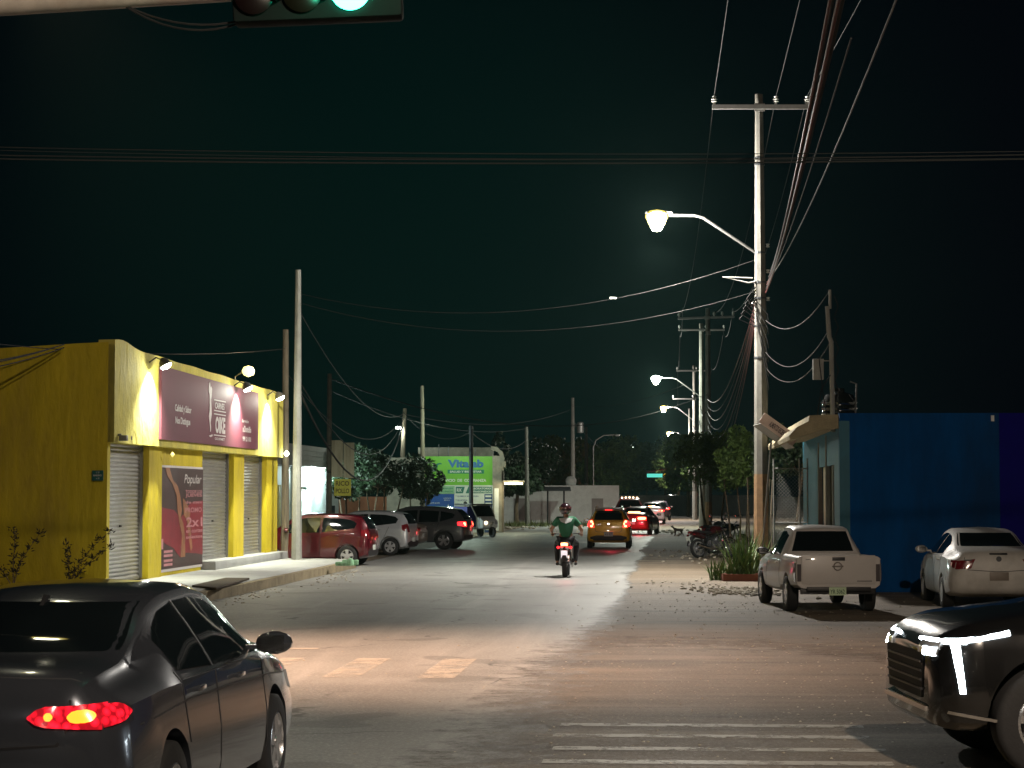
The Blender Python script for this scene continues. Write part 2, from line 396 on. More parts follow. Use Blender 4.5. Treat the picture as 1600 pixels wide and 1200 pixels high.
# ---------------------------------------------------------------- car bodies
def pchip(xs, ys, x):
    xs = np.array(xs, float); ys = np.array(ys, float); h = np.diff(xs); d = np.diff(ys) / h
    m = np.zeros(len(xs)); m[0] = d[0]; m[-1] = d[-1]
    for i in range(1, len(xs) - 1):
        m[i] = 0 if d[i - 1] * d[i] <= 0 else 2 * d[i - 1] * d[i] / (d[i - 1] + d[i])
    i = np.clip(np.searchsorted(xs, x) - 1, 0, len(xs) - 2); t = (x - xs[i]) / h[i]
    return ((1 + 2 * t) * (1 - t) ** 2 * ys[i] + t * (1 - t) ** 2 * h[i] * m[i] + t * t * (3 - 2 * t) * ys[i + 1] + t * t * (t - 1) * h[i] * m[i + 1])
def body_mesh(st, cuts, nseg=60):
    st = sorted(st); a = np.array(st, float); xs = a[:, 0]
    X = np.unique(np.round(np.concatenate([np.linspace(xs[0], xs[-1], nseg), xs]), 3))
    P = [np.array([pchip(xs, a[:, k], x) for x in X]) for k in range(1, 7)]
    vs = []; fs = []
    for i, x in enumerate(X):
        zb, zs, zt, w, ws, wr = [p[i] for p in P]
        zt = max(zt, zs + 0.012)
        h = min(0.10, (zt - zs) * 0.45)
        zr = zt - h
        half = [(0, zb), (w * .55, zb), (w * .88, zb + .015), (w * .975, zb + .07), (w, zb + .3 * (zs - zb)), (w * 1.0, zb + .55 * (zs - zb)),
                (w * .35 + ws * .65, zb + .85 * (zs - zb)), (ws, zs), (ws * .66 + wr * .34 + .012, zs + (zr - zs) * .34), (ws * .33 + wr * .67 + .012, zs + (zr - zs) * .67), (wr, zr),
                (wr * .955, zr + h * .55), (wr * .85, zr + h * .86), (wr * .5, zt), (0, zt + .012)]
        full = [(-y, z) for y, z in half[::-1]] [:-1] + half
        full = full[:-1]
        vs += [(x, y, z) for y, z in full]
    k = len(full)
    for i in range(len(X) - 1):
        for j in range(k):
            l = (j + 1) % k; fs.append((i * k + j, (i + 1) * k + j, (i + 1) * k + l, i * k + l))
    fs.append(tuple(range(k))); fs.append(tuple((len(X) - 1) * k + j for j in range(k - 1, -1, -1)))
    me = bpy.data.meshes.new('body'); me.from_pydata(vs, [], fs)
    bm = bmesh.new(); bm.from_mesh(me); bmesh.ops.recalc_face_normals(bm, faces=bm.faces); bm.to_mesh(me)
    bvh = BVHTree.FromBMesh(bm); bm.free()
    return me, bvh
def boolean(me, cutters):
    o = bpy.data.objects.new('tmp', me); C.objects.link(o); cs = []
    for mb in cutters:
        cm = mb.mesh('cut'); bm = bmesh.new(); bm.from_mesh(cm); bmesh.ops.recalc_face_normals(bm, faces=bm.faces); bm.to_mesh(cm); bm.free()
        c = bpy.data.objects.new('cut', cm); C.objects.link(c); cs.append(c)
        md = o.modifiers.new('b', 'BOOLEAN'); md.object = c; md.operation = 'DIFFERENCE'; md.solver = 'EXACT'
    bpy.context.view_layer.update()
    out = bpy.data.meshes.new_from_object(o.evaluated_get(bpy.context.evaluated_depsgraph_get()))
    bpy.data.objects.remove(o)
    for c in cs: bpy.data.objects.remove(c)
    return out
def resample(p, n):
    p = [Vector(q) for q in p]; d = [0]
    for i in range(1, len(p)): d.append(d[-1] + (p[i] - p[i - 1]).length)
    out = []
    for k in range(n):
        t = d[-1] * k / (n - 1); i = 0
        while i < len(p) - 2 and d[i + 1] < t: i += 1
        f = (t - d[i]) / max(1e-9, d[i + 1] - d[i]); out.append(p[i].lerp(p[i + 1], min(1, max(0, f))))
    return out
AX = {'L': (lambda a, z: (a, 3, z), (0, -1, 0)), 'R': (lambda a, z: (a, -3, z), (0, 1, 0)), 'B': (lambda a, z: (-6, a, z), (1, 0, 0)),
      'F': (lambda a, z: (6, a, z), (-1, 0, 0)), 'T': (lambda a, z: (a, z, 5), (0, 0, -1))}
def proj(bvh, ax, p, off):
    f, d = AX[ax]; h = bvh.ray_cast(Vector(f(p[0], p[1])), Vector(d))
    if h[0] is None:
        q = bvh.find_nearest(Vector(f(p[0], p[1])) + Vector(d) * (4 if ax in 'BF' else 2.2)); return q[0] + q[1] * off, q[1]
    n = h[1] if h[1].dot(Vector(d)) < 0 else -h[1]
    return h[0] + n * off, n
def patch(mb, bvh, ax, top, bot, off=0.004, n=14, m=6, rim=0.02):
    T = resample(top, n); B = resample(bot, n); vs = []; ns = []
    for j in range(m):
        for i in range(n):
            q, nn = proj(bvh, ax, T[i].lerp(B[i], j / (m - 1)), off); vs.append(q); ns.append(nn)
    fs = [(j * n + i, j * n + i + 1, (j + 1) * n + i + 1, (j + 1) * n + i) for j in range(m - 1) for i in range(n - 1)]
    bd = [i for i in range(n)] + [j * n + n - 1 for j in range(1, m)] + [(m - 1) * n + i for i in range(n - 2, -1, -1)] + [j * n for j in range(m - 2, 0, -1)]
    k = len(vs)
    for i in bd: vs.append(vs[i] - ns[i] * (rim + off))
    for q in range(len(bd)): fs.append((bd[q], bd[(q + 1) % len(bd)], k + (q + 1) % len(bd), k + q))
    mb.add(vs, fs)
def strip(mb, bvh, ax, pts, width, off=0.003, n=16, rim=0.004):
    P = resample(pts, n); top = []; bot = []
    for i, p in enumerate(P):
        t = (P[min(i + 1, n - 1)] - P[max(i - 1, 0)]).normalized(); q = Vector((-t.y, t.x)) * width / 2
        top.append(p + q); bot.append(p - q)
    patch(mb, bvh, ax, top, bot, off, n, 2, rim)
def rect(a0, a1, z0, z1): return [(a0, z1), (a1, z1)], [(a0, z0), (a1, z0)]
def V2(l): return [Vector(p) for p in l]
def make_wheel(parent, x, y, r, wd, spokes=5, style='alloy', side=1):
    mb = MB(); k = 1
    mb.lathe([(r * .62, -wd * .38), (r * .64, -wd * .5), (r * .9, -wd * .5), (r * .985, -wd * .42), (r, -wd * .25), (r, wd * .25), (r * .985, wd * .42), (r * .9, wd * .5), (r * .64, wd * .5), (r * .62, wd * .38), (r * .62, -wd * .38)], axis='Y', n=36)
    t = mb.build('wheel', M['rubber'], parent, True, sharp=60); t.location = (x, y, r)
    s = side; mb = MB(); ri = r * .64
    mb.lathe([(ri, s * wd * .47), (ri * .93, s * wd * .50), (ri * .90, s * wd * .42), (ri * .88, s * wd * .1)], axis='Y', n=36)
    dsk = MB(); dsk.lathe([(ri * .95, s * wd * .1), (ri * .6, s * wd * .05), (0.001, s * wd * .05)], axis='Y', n=30); dsk.build('brake_disc', M['black'], t, True)
    for i in range(spokes):
        a = 2 * PI * i / spokes + .3
        for (da, wa) in (((-.12, .5), (.12, .5)) if style == 'split' else ((0, 1),)):
            w0, w1_ = ri * .13 * wa + .01, ri * .20 * wa + .012
            d = Vector((math.cos(a + da), 0, math.sin(a + da))); q = Vector((-d.z, 0, d.x))
            d0 = Vector((math.cos(a), 0, math.sin(a)))
            p0 = d0 * ri * .15; p1 = d * ri * .92; y0, y1 = s * wd * .46, s * wd * .30
            vs = []
            for yy in (y0, y1):
                o = Vector((0, yy, 0)); vs += [p0 - q * w0 + o, p0 + q * w0 + o, p1 + q * w1_ + o, p1 - q * w1_ + o]
            mb.add(vs, [(0, 1, 2, 3), (7, 6, 5, 4), (0, 4, 5, 1), (1, 5, 6, 2), (2, 6, 7, 3), (3, 7, 4, 0)])
    mb.lathe([(0.001, s * wd * .49), (ri * .2, s * wd * .48), (ri * .22, s * wd * .4)], axis='Y', n=16)
    o = mb.build('rim', M['alloy'] if style != 'cap' else M['hubcap'], t, True, sharp=30)
    return t
M['hubcap'] = mat('hubcap', (0.55, 0.56, 0.57), 0.35, 0.5)
def car(name, kind, loc, heading, paintm, label, group=None, scale=1.0, lights='off', cat='car', plate=True, roof=None, extra=None, wheelstyle='alloy', hw=None, plate_text=None):
    """heading: angle of the car's forward direction, radians ccw from +X; origin on the ground, mid length"""
    K = KINDS[kind]
    root = thing(name, loc, heading, label, cat, group, scale)
    st = K['st']; me, bvh = body_mesh(st, None, K.get('nseg', 56))
    cut = []
    wr_, wx, wy = K['wr'], K['wx'], K['wy']
    for x in wx:
        for s in (-1, 1):
            c = MB(); c.lathe([(0.001, s * (wy - .16)), (wr_ + .055, s * (wy - .16)), (wr_ + .055, s * 1.3), (0.001, s * 1.3)], (x, 0, wr_ + .01), 'Y', 40); cut.append(c)
    if K.get('bed'):
        c = MB(); x0, x1, y0, z0 = K['bed']; c.bb(x0, x1, -y0, y0, z0, 3); cut.append(c)
    me = boolean(me, cut)
    b = link('body', me, paintm, root, True, 32)
    # glass
    for s, ax in ((1, 'L'), (-1, 'R')):
        for (t, bo) in K['side']:
            mb = MB(); patch(mb, bvh, ax, V2(t), V2(bo), n=16, m=6); mb.build('side_window', M['glass'], root, True)
        mb = MB()
        for pl in K['seams']: strip(mb, bvh, ax, V2(pl), 0.012)
        mb.build('door_seam', M['black'], root, True)
        mb = MB()
        for (hx, hz) in K['handles']:
            q, nn = proj(bvh, ax, (hx, hz), 0.03); mb.box(q, (0.17, 0.022, 0.03))
            for dx in (-.07, .07): mb.box(q - nn * .018 + Vector((dx, 0, 0)), (0.02, 0.03, 0.025))
        mb.build('door_handle', M['chrome'] if K.get('chrome') else paintm, root, bevel=0.005)
        if K.get('mirror'):
            mx_, mz = K['mirror']; q, nn = proj(bvh, ax, (mx_, mz), 0.0)
            mb = MB(); c = q + Vector((0.0, s * .17, .05))
            mb.lathe([(0.001, -.07), (.06, -.062), (.088, -.02), (.088, .03), (.06, .06), (0.001, .07)], (0, 0, 0), 'X', 14)
            mb.v = [(v[0] + c.x, v[1] * 1.35 + c.y, v[2] * .85 + c.z) for v in mb.v]
            mb.box(q + Vector((0, s * .04, .02)), (.05, .12, .03))
            o = mb.build('wing_mirror', K.get('mirror_m', paintm), root, True)
            g = MB(); g.box(c + Vector((-.068, 0, 0)), (.006, .16, .10)); g.build('mirror_glass', M['chrome'], o)
    for ax, key, nm in (('F', 'wind', 'windscreen'), ('B', 'rear', 'rear_window')):
        t, bo = K[key]; mb = MB(); patch(mb, bvh, ax, V2(t), V2(bo), n=18, m=8); mb.build(nm, M['glass'], root, True)
    if K.get('rearseams'):
        mb = MB()
        for pl in K['rearseams']: strip(mb, bvh, 'B', V2(pl), 0.012)
        mb.build('boot_seam', M['black'], root, True)
    if K.get('bumper'):
        mb = MB()
        for ax, t, bo in K['bumper']: patch(mb, bvh, ax, V2(t), V2(bo), off=.008, n=12, m=3)
        mb.build('bumper', M['black'], root, True)
    lm = K.get('lens') or {'off': M['lamp_off'], 'on': M['brake']}[lights]
    for s in (1, -1):
        mb = MB()
        for ax, t, bo in K['tail']:
            if ax == 'B': patch(mb, bvh, 'B', [Vector((s * a, z)) for a, z in t], [Vector((s * a, z)) for a, z in bo], off=.012, n=8, m=5)
            else: patch(mb, bvh, 'L' if s > 0 else 'R', V2(t), V2(bo), off=.012, n=8, m=5)
        tl = mb.build('taillight', lm, root, True)
        if lights == 'on' and K.get('hot'):
            mb = MB()
            for a0, a1, z0, z1 in K['hot']:
                zm = (z0 + z1) / 2; dw = (a1 - a0) * .3
                patch(mb, bvh, 'B', [Vector((s * a0, zm + .004)), Vector((s * (a0 + dw * .4), z1 - .006)), Vector((s * (a0 + dw), z1)), Vector((s * (a1 - dw), z1)), Vector((s * (a1 - dw * .3), z1 - .01)), Vector((s * a1, zm + .004))], [Vector((s * a0, zm - .004)), Vector((s * (a0 + dw * .4), z0 + .006)), Vector((s * (a0 + dw), z0)), Vector((s * (a1 - dw), z0)), Vector((s * (a1 - dw * .3), z0 + .01)), Vector((s * a1, zm - .004))], off=.018, n=12, m=4)
            mb.build('bulb', K.get('hotmat') or M['brake_hot'], tl, True)
        mb = MB()
        for ax, t, bo in K['head']:
            if ax == 'F': patch(mb, bvh, 'F', [Vector((s * a, z)) for a, z in t], [Vector((s * a, z)) for a, z in bo], off=.012, n=8, m=4)
            else: patch(mb, bvh, 'L' if s > 0 else 'R', V2(t), V2(bo), off=.012, n=8, m=4)
        mb.build('headlight', M['lamp_clear'], root, True)
    if plate:
        pz = K['plate']; q, nn = proj(bvh, 'B', (0, pz), .012)
        o = MB().box(q, (.012, .34, .15)).build('number_plate', plate if not isinstance(plate, bool) else M['plate'], root, bevel=.003)
        if plate_text:
            mb = MB(); put_text(mb, plate_text, q + Vector((-.0065, .14, -.045)), (0, -1, 0), (0, 0, 1), w=.28, h=.085, off=.004)
            mb.build('lettering', M['darkgreen'], o)
    for x in wx:
        for s in (-1, 1): make_wheel(root, x, s * (wy - .005), wr_, K.get('ww', .20), K.get('spokes', 5), wheelstyle, s)
    if extra: extra(root, bvh, K)
    return root
M['darkgreen'] = mat('dark_green_ink', (0.02, 0.08, 0.04), 0.6)

KINDS = {}
# x, zb, zs, zt, w, ws, wr
KINDS['sedan'] = dict(nseg=90, st=[
    (-2.33, .42, .74, .84, .62, .60, .52), (-2.30, .36, .80, .96, .74, .70, .62), (-2.22, .30, .86, 1.06, .83, .78, .68), (-2.05, .26, .90, 1.10, .88, .83, .70),
    (-1.65, .22, .93, 1.13, .90, .86, .69), (-1.30, .20, .94, 1.20, .90, .86, .65), (-.80, .19, .94, 1.385, .90, .86, .59), (-.35, .19, .94, 1.45, .90, .86, .575),
    (.10, .19, .93, 1.462, .90, .86, .575), (.50, .19, .92, 1.42, .90, .86, .59), (.95, .19, .91, 1.22, .90, .86, .66), (1.22, .19, .90, 1.05, .90, .85, .74),
    (1.60, .20, .86, .99, .89, .83, .73), (2.0, .24, .78, .90, .86, .80, .70), (2.22, .28, .68, .80, .80, .74, .64), (2.32, .34, .58, .68, .66, .60, .52)],
    wr=.325, wx=(-1.33, 1.33), wy=.80, ww=.215,
    side=[([(-.98, 1.17), (-.86, 1.235), (-.6, 1.315), (-.30, 1.35)], [(-.98, 1.0), (-.30, .975)]), ([(-.22, 1.355), (.15, 1.36), (.48, 1.325), (.78, 1.185), (1.0, 1.03)], [(-.22, .975), (.98, .955)])],
    rear=([(-.52, 1.375), (.52, 1.375)], [(-.60, 1.145), (.60, 1.145)]), wind=([(-.50, 1.39), (.50, 1.39)], [(-.66, 1.08), (.66, 1.08)]),
    seams=[[(-.26, 1.36), (-.26, .30)], [(.98, 1.0), (1.02, .30)], [(-1.05, 1.0), (-.98, .6)], [(-1.0, .955), (1.0, .945)]], handles=[(-.75, .88), (.25, .87)], mirror=(.82, .98),
    tail=[('B', [(.40, .875), (.46, .925), (.76, .935)], [(.40, .865), (.46, .825), (.76, .81)]), ('L', [(-2.24, .93), (-2.08, .925), (-2.0, .885)], [(-2.24, .82), (-2.10, .84), (-2.0, .88)])],
    hot=[(.60, .73, .845, .905), (.485, .53, .855, .895)], head=[('F', [(.35, .70), (.62, .72)], [(.37, .58), (.62, .60)]), ('L', [(1.95, .76), (2.2, .68)], [(1.98, .64), (2.2, .60)])],
    rearseams=[[(-.60, 1.08), (-.62, .74), (0, .70), (.62, .74), (.60, 1.08)]], plate=.62)
KINDS['hatch'] = dict(st=[
    (-1.80, .40, .76, .88, .66, .62, .54), (-1.77, .30, .84, 1.06, .76, .72, .60), (-1.70, .26, .90, 1.24, .80, .77, .58), (-1.52, .22, .94, 1.44, .82, .79, .56), (-1.2, .20, .95, 1.50, .83, .80, .56),
    (-.5, .19, .94, 1.53, .83, .80, .56), (.1, .19, .92, 1.52, .83, .80, .56), (.45, .19, .90, 1.44, .83, .80, .58), (.95, .19, .89, 1.14, .83, .79, .64),
    (1.15, .20, .87, 1.03, .82, .78, .66), (1.5, .23, .78, .93, .80, .74, .62), (1.72, .28, .66, .78, .74, .68, .56), (1.80, .34, .56, .64, .62, .58, .48)],
    wr=.30, wx=(-1.17, 1.17), wy=.74, ww=.19,
    side=[([(-1.42, 1.24), (-1.3, 1.33), (-.95, 1.39), (-.40, 1.41)], [(-1.36, 1.10), (-.40, .99)]), ([(-.33, 1.41), (.10, 1.40), (.42, 1.33), (.82, 1.05)], [(-.33, .985), (.80, .95)])],
    rear=([(-.48, 1.43), (.48, 1.43)], [(-.55, 1.08), (.55, 1.08)]), wind=([(-.46, 1.42), (.46, 1.42)], [(-.58, 1.06), (.58, 1.06)]),
    seams=[[(-.365, 1.4), (-.365, .3)], [(.82, 1.0), (.86, .3)], [(-1.12, .98), (-.95, .6)]], handles=[(-.85, .90), (.0, .88)], mirror=(.62, 1.0),
    tail=[('B', [(.60, 1.08), (.70, 1.06)], [(.54, .80), (.72, .80)]), ('L', [(-1.72, 1.06), (-1.56, 1.04)], [(-1.72, .82), (-1.60, .86)])],
    hot=[(.60, .69, .98, 1.05), (.57, .62, .88, .98), (.60, .69, .81, .88)], head=[('F', [(.32, .70), (.6, .72)], [(.34, .58), (.62, .58)]), ('L', [(1.4, .80), (1.66, .68)], [(1.45, .68), (1.7, .6)])],
    rearseams=[[(-.52, 1.02), (-.50, .62), (.50, .62), (.52, 1.02)]], bumper=[('B', [(-.7, .44), (-.45, .50), (.45, .50), (.7, .44)], [(-.68, .30), (.68, .30)])], plate=.54)
KINDS['suv'] = dict(nseg=70, st=[
    (-2.15, .48, .86, .98, .70, .66, .58), (-2.11, .38, .94, 1.16, .82, .76, .64), (-2.0, .34, .98, 1.34, .88, .83, .62), (-1.72, .30, 1.02, 1.58, .90, .86, .60), (-1.2, .28, 1.03, 1.66, .91, .87, .60),
    (-.4, .27, 1.02, 1.69, .91, .87, .60), (.2, .27, 1.01, 1.68, .91, .87, .60), (.6, .27, 1.0, 1.58, .91, .87, .63), (1.05, .27, .99, 1.28, .91, .87, .70),
    (1.28, .28, .98, 1.12, .91, .86, .76), (1.7, .30, .93, 1.06, .90, .84, .76), (2.0, .33, .86, .98, .86, .80, .72), (2.14, .38, .74, .86, .78, .74, .66), (2.19, .44, .64, .74, .68, .64, .56)],
    wr=.36, wx=(-1.32, 1.32), wy=.81, ww=.23,
    side=[([(-1.72, 1.36), (-1.6, 1.43), (-1.15, 1.50)], [(-1.66, 1.24), (-1.15, 1.10)]), ([(-1.08, 1.50), (-.6, 1.53), (-.30, 1.54)], [(-1.08, 1.09), (-.30, 1.07)]), ([(-.22, 1.54), (.2, 1.53), (.55, 1.45), (.98, 1.13)], [(-.22, 1.07), (.95, 1.04)])],
    rear=([(-.52, 1.55), (.52, 1.55)], [(-.60, 1.18), (.60, 1.18)]), wind=([(-.50, 1.56), (.50, 1.56)], [(-.68, 1.16), (.68, 1.16)]),
    seams=[[(-.26, 1.54), (-.26, .4)], [(.98, 1.1), (1.02, .4)], [(-1.12, 1.08), (-.98, .7)]], handles=[(-.85, .98), (.2, .97)], mirror=(.80, 1.09), chrome=True,
    tail=[('B', [(.50, 1.10), (.76, 1.08)], [(.50, .90), (.78, .90)]), ('L', [(-2.10, 1.10), (-1.85, 1.08)], [(-2.10, .92), (-1.88, .95)])],
    hot=[(.6, .74, .94, 1.06)], head=[('F', [(.36, .84), (.7, .86)], [(.38, .72), (.7, .72)]), ('L', [(1.8, .92), (2.08, .84)], [(1.84, .80), (2.08, .74)])],
    rearseams=[[(-.6, 1.12), (-.62, .72), (.62, .72), (.6, 1.12)]], bumper=[('B', [(-.8, .56), (.8, .56)], [(-.76, .42), (.76, .42)])], plate=.66)
KINDS['pickup'] = dict(nseg=80, st=[
    (-2.45, .46, .98, 1.075, .78, .775, .765), (-2.42, .46, .99, 1.08, .80, .79, .775), (-1.8, .44, .99, 1.08, .82, .80, .775), (-.93, .42, .99, 1.08, .82, .80, .775), (-.90, .40, .99, 1.12, .82, .80, .72), (-.86, .40, .99, 1.30, .82, .80, .62), (-.72, .36, .99, 1.55, .82, .80, .56), (-.50, .34, .98, 1.60, .82, .80, .56),
    (.10, .33, .96, 1.61, .82, .80, .56), (.40, .33, .95, 1.50, .82, .80, .58), (.85, .33, .94, 1.16, .82, .79, .66), (1.05, .34, .93, 1.08, .82, .78, .70), (1.7, .36, .88, 1.02, .81, .77, .70), (2.1, .40, .82, .94, .78, .74, .68), (2.22, .44, .70, .82, .70, .68, .62)],
    wr=.335, wx=(-1.5, 1.48), wy=.74, ww=.21, bed=(-2.36, -.98, .70, .60),
    side=[([(-.62, 1.42), (-.2, 1.50), (.15, 1.49), (.36, 1.42), (.74, 1.12)], [(-.66, 1.04), (.74, 1.02)])],
    rear=([(-.48, 1.50), (.48, 1.50)], [(-.60, 1.12), (.60, 1.12)]), wind=([(-.46, 1.50), (.46, 1.50)], [(-.62, 1.12), (.62, 1.12)]),
    seams=[[(-.70, 1.04), (-.70, .48)], [(.78, 1.05), (.82, .5)]], handles=[(-.5, .90)], mirror=(.62, 1.04), mirror_m=None,
    tail=[('B', [(.70, .92), (.775, .92)], [(.70, .60), (.775, .60)]), ('L', [(-2.42, .94), (-2.30, .94)], [(-2.42, .60), (-2.30, .60)])],
    hot=[(.70, .765, .70, .86)], head=[('F', [(.38, .84), (.66, .84)], [(.38, .70), (.66, .70)])],
    plate=.5)
KINDS['pickup']['mirror_m'] = M['black']
# ---------------------------------------------------------------- lamps
def light(name, loc, power, col, kind='POINT', r=0.1, rot=None, cone=None, blend=.5, parent=None):
    l = bpy.data.lights.new(name, kind); l.energy = power; l.color = col
    if kind == 'AREA': l.size = r
    else: l.shadow_soft_size = r
    if cone: l.spot_size = cone; l.spot_blend = blend
    o = bpy.data.objects.new(name, l); C.objects.link(o); o.location = loc
    if rot: o.rotation_euler = rot
    if parent is not None: o.parent = parent
    return o
def lamp_arm(parent, z, reach, rise, ang, power, col, bulb, target=None, tc_=70):
    """a bracket arm and cobra head; ang = direction of the arm in the pole's frame"""
    d = Vector((math.cos(ang), math.sin(ang), 0))
    p = [d * .1 + Vector((0, 0, z - rise)), d * reach * .62 + Vector((0, 0, z - .06)), d * reach * .72 + Vector((0, 0, z + .0)), d * reach + Vector((0, 0, z))]
    mb = MB(); mb.path(p, .035, 8); mb.build('lamp_arm', M['steel'], parent, True)
    mb = MB(); h = MB()
    q = Matrix.Rotation(ang, 3, 'Z')
    mb.lathe([(0.001, -.36), (.09, -.33), (.13, -.1), (.15, .12), (.10, .33), (0.001, .36)], axis='X', n=14)
    mb.v = [tuple(q @ Vector((v[0], v[1], v[2] * .55 + .05)) + d * (reach + .25) + Vector((0, 0, z))) for v in mb.v]
    hd = mb.build('lamp_head', M['steel'], parent, True)
    h.lathe([(0.001, -.33), (.12, -.31), (.21, -.22), (.25, -.10), (.22, .0), (.12, .05)], n=18); k_ = MB(); k_.lathe([(.24, -.12), (.29, -.05), (.29, 0.03), (.20, .12), (.001, .16)], n=18); k_.v = [(v[0] + d.x * (reach + .30), v[1] + d.y * (reach + .30), v[2] + z - .01) for v in k_.v]; k_.build('lens_halo', M['bulb_halo'] if bulb is M['bulb_warm'] else M['bulb_white'], hd, True)  # glowing collar around the lens stands in for the lamp's halo
    h.v = [(v[0] + d.x * (reach + .30), v[1] + d.y * (reach + .30), v[2] + z - .01) for v in h.v]
    h.build('lens', bulb, hd, True)
    cr = MB(); cr.lathe([(0.001, -.40), (.11, -.37), (.16, -.28), (.14, -.2)], n=16); cr.v = [(v[0] + d.x * (reach + .30), v[1] + d.y * (reach + .30), v[2] + z - .01) for v in cr.v]; cr.build('bulb', M['core'], hd, True)
    if target is None: light('street_light', d * (reach + .30) + Vector((0, 0, z - .56)), power * .7, col, 'SPOT', .12, (0, 0, 0), R(166), 1.0, parent); light('street_glow', d * (reach + .30) + Vector((0, -.45, z - .15)), power * .6, col, 'POINT', .12, parent=parent)
    else:
        s_ = d * (reach + .30) + Vector((0, 0, z - .58)); v_ = Vector(target) - Vector(parent.location) - s_
        light('street_light', s_, power, col, 'SPOT', .12, v_.to_track_quat('-Z', 'Y').to_euler(), R(tc_), 1.0, parent)
def ring(mb, z, r, h=.05, n=12): mb.lathe([(r, z), (r + .012, z), (r + .012, z + h), (r, z + h)], n=n)
def crossarm(parent, z, half, ang, off=0.0, ins=(-1, .3, 1), w_=.11):
    q = Matrix.Rotation(ang, 3, 'Z')
    mb = MB(); mb.box(q @ Vector((off, -.16, 0)) + Vector((0, 0, z)), (half * 2, .09, w_), mtx=q); mb.box(q @ Vector((0, -.12, 0)) + Vector((0, 0, z)), (.26, .03, .2), mtx=q)
    c = mb.build('crossarm', M['steel'], parent)
    for k in ins:
        mb = MB(); mb.lathe([(0.001, .05), (.03, .06), (.03, .12), (.075, .13), (.04, .17), (.08, .19), (.04, .23), (.06, .26), (0.001, .30)], n=12)
        o = q @ Vector((off + k * half * .96, -.16, 0)) + Vector((0, 0, z))
        mb.v = [tuple(Vector(v) + o) for v in mb.v]; mb.build('insulator', M['ceramic'], c, True)
def pole(name, base, h, r0, r1, m, label, group=None, n=8, paint=None, cat='pole', lean=(0, 0)):
    root = thing(name, base, 0, label, cat, group)
    mb = MB(); top = Vector((lean[0], lean[1], h))
    mb.path([(0, 0, 0), top * .33, top * .66, top], [r0, r0 + (r1 - r0) * .33, r0 + (r1 - r0) * .66, r1], n)
    mb.build('shaft', m, root, n > 10, sharp=30)
    if paint:
        f = paint[0] / h
        mb = MB(); mb.path([(0, 0, 0), top * f], [r0 + .004, r0 + (r1 - r0) * f + .004], n); mb.build('painted_base', paint[1], root, n > 10)
    return root
# ---------------------------------------------------------------- right-hand poles
RG = 'concrete poles along the right side of the street'
P1 = RD(2.15, 51.7)
p = pole('utility_pole', P1, 12.1, .205, .10, M['concrete'], 'tall concrete pole with brown painted foot and white crossarm behind the white pickup', RG, paint=(2.5, M['pole_brown']), cat='utility pole')
crossarm(p, 11.75, 1.22, 0, 0.02, (-1, .33, 1))
for z in (10.45, 10.28, 8.05, 7.3, 6.9, 6.2, 5.4):
    mb = MB(); ring(mb, z, .205 - z * .0087 + .004, .045); mb.build('band', M['darksteel'], p)
for z, s in ((7.55, 1), (7.25, 1), (6.85, 1), (6.75, -1), (8.2, 1)):
    mb = MB(); mb.lathe([(0.001, 0), (.05, .01), (.03, .05), (.05, .09), (0.001, .1)], (s * .19, -.05, z), n=10); mb.build('insulator', M['ceramic'], p, True)
mb = MB(); mb.path([(-.1, -.1, 7.35), (-.3, -.1, 7.3), (-.95, -.1, 7.45), (-.2, -.1, 7.42)], .022, 6); mb.build('bracket', M['ceramic'], p, True)
mb = MB()
for k in range(5): mb.path([(-.12, -.1, 7.2 - k * .08), (-.35 - .05 * k, -.14, 6.9 - k * .13), (-.16, -.15, 6.6 - k * .1)], .014, 5)
for k in range(6): mb.path([(-.17 + .01 * k, -.17, 6.9 - .1 * k), (.16, -.2, 6.5 - .35 * k), (.18, -.16, 6.35 - .35 * k)], .012, 5)
mb.build('service_wiring', M['cable'], p, True)
WARM = (1.0, 0.94, 0.85)
lamp_arm(p, 9.02, 2.3, .95, PI, 6800, WARM, M['bulb_warm'])
p2 = pole('utility_pole', RD(1.7, 106), 11.6, .19, .11, M['concrete'], 'concrete pole with a slanting crossarm, second nearest on the right side of the street', RG, paint=(1.6, M['pole_brown']), cat='utility pole')
crossarm(p2, 11.1, 1.5, -.35, -.05, (-1, .3, .6, 1), .1); crossarm(p2, 10.9 - .6, .02, 0, 0, ())
p3 = pole('utility_pole', RD(1.6, 124), 12.3, .20, .12, M['concrete'], 'concrete pole with a straight crossarm standing just behind the slanting crossarm, with bracket lamp', RG, cat='utility pole')
crossarm(p3, 11.9, 1.4, 0, 0.0, (-1, .2, 1), .1)
lamp_arm(p3, 9.0, 2.45, 1.1, PI, 5600, (.9, 1.0, .85), M['bulb_white'])
p4 = pole('utility_pole', RD(1.5, 160), 12.0, .2, .12, M['concrete'], 'far concrete pole with low crossarm whose lamp burns third up the street', RG, paint=(2.2, M['pole_white']), cat='utility pole')
crossarm(p4, 11.6, 1.3, 0, -.1, (-1, .2, 1), .1); crossarm(p4, 9.4, .8, 0, -.9, (-1, 1), .08)
lamp_arm(p4, 8.75, 2.1, 1.0, PI, 6500, WARM, M['bulb_warm'])
p5 = pole('utility_pole', RD(1.6, 228), 11.5, .2, .12, M['concrete'], 'farthest lamp-carrying concrete pole on the right side, partly behind tree leaves', RG, cat='utility pole')
lamp_arm(p5, 8.8, 2.0, 1.0, PI, 7000, WARM, M['bulb_warm'])
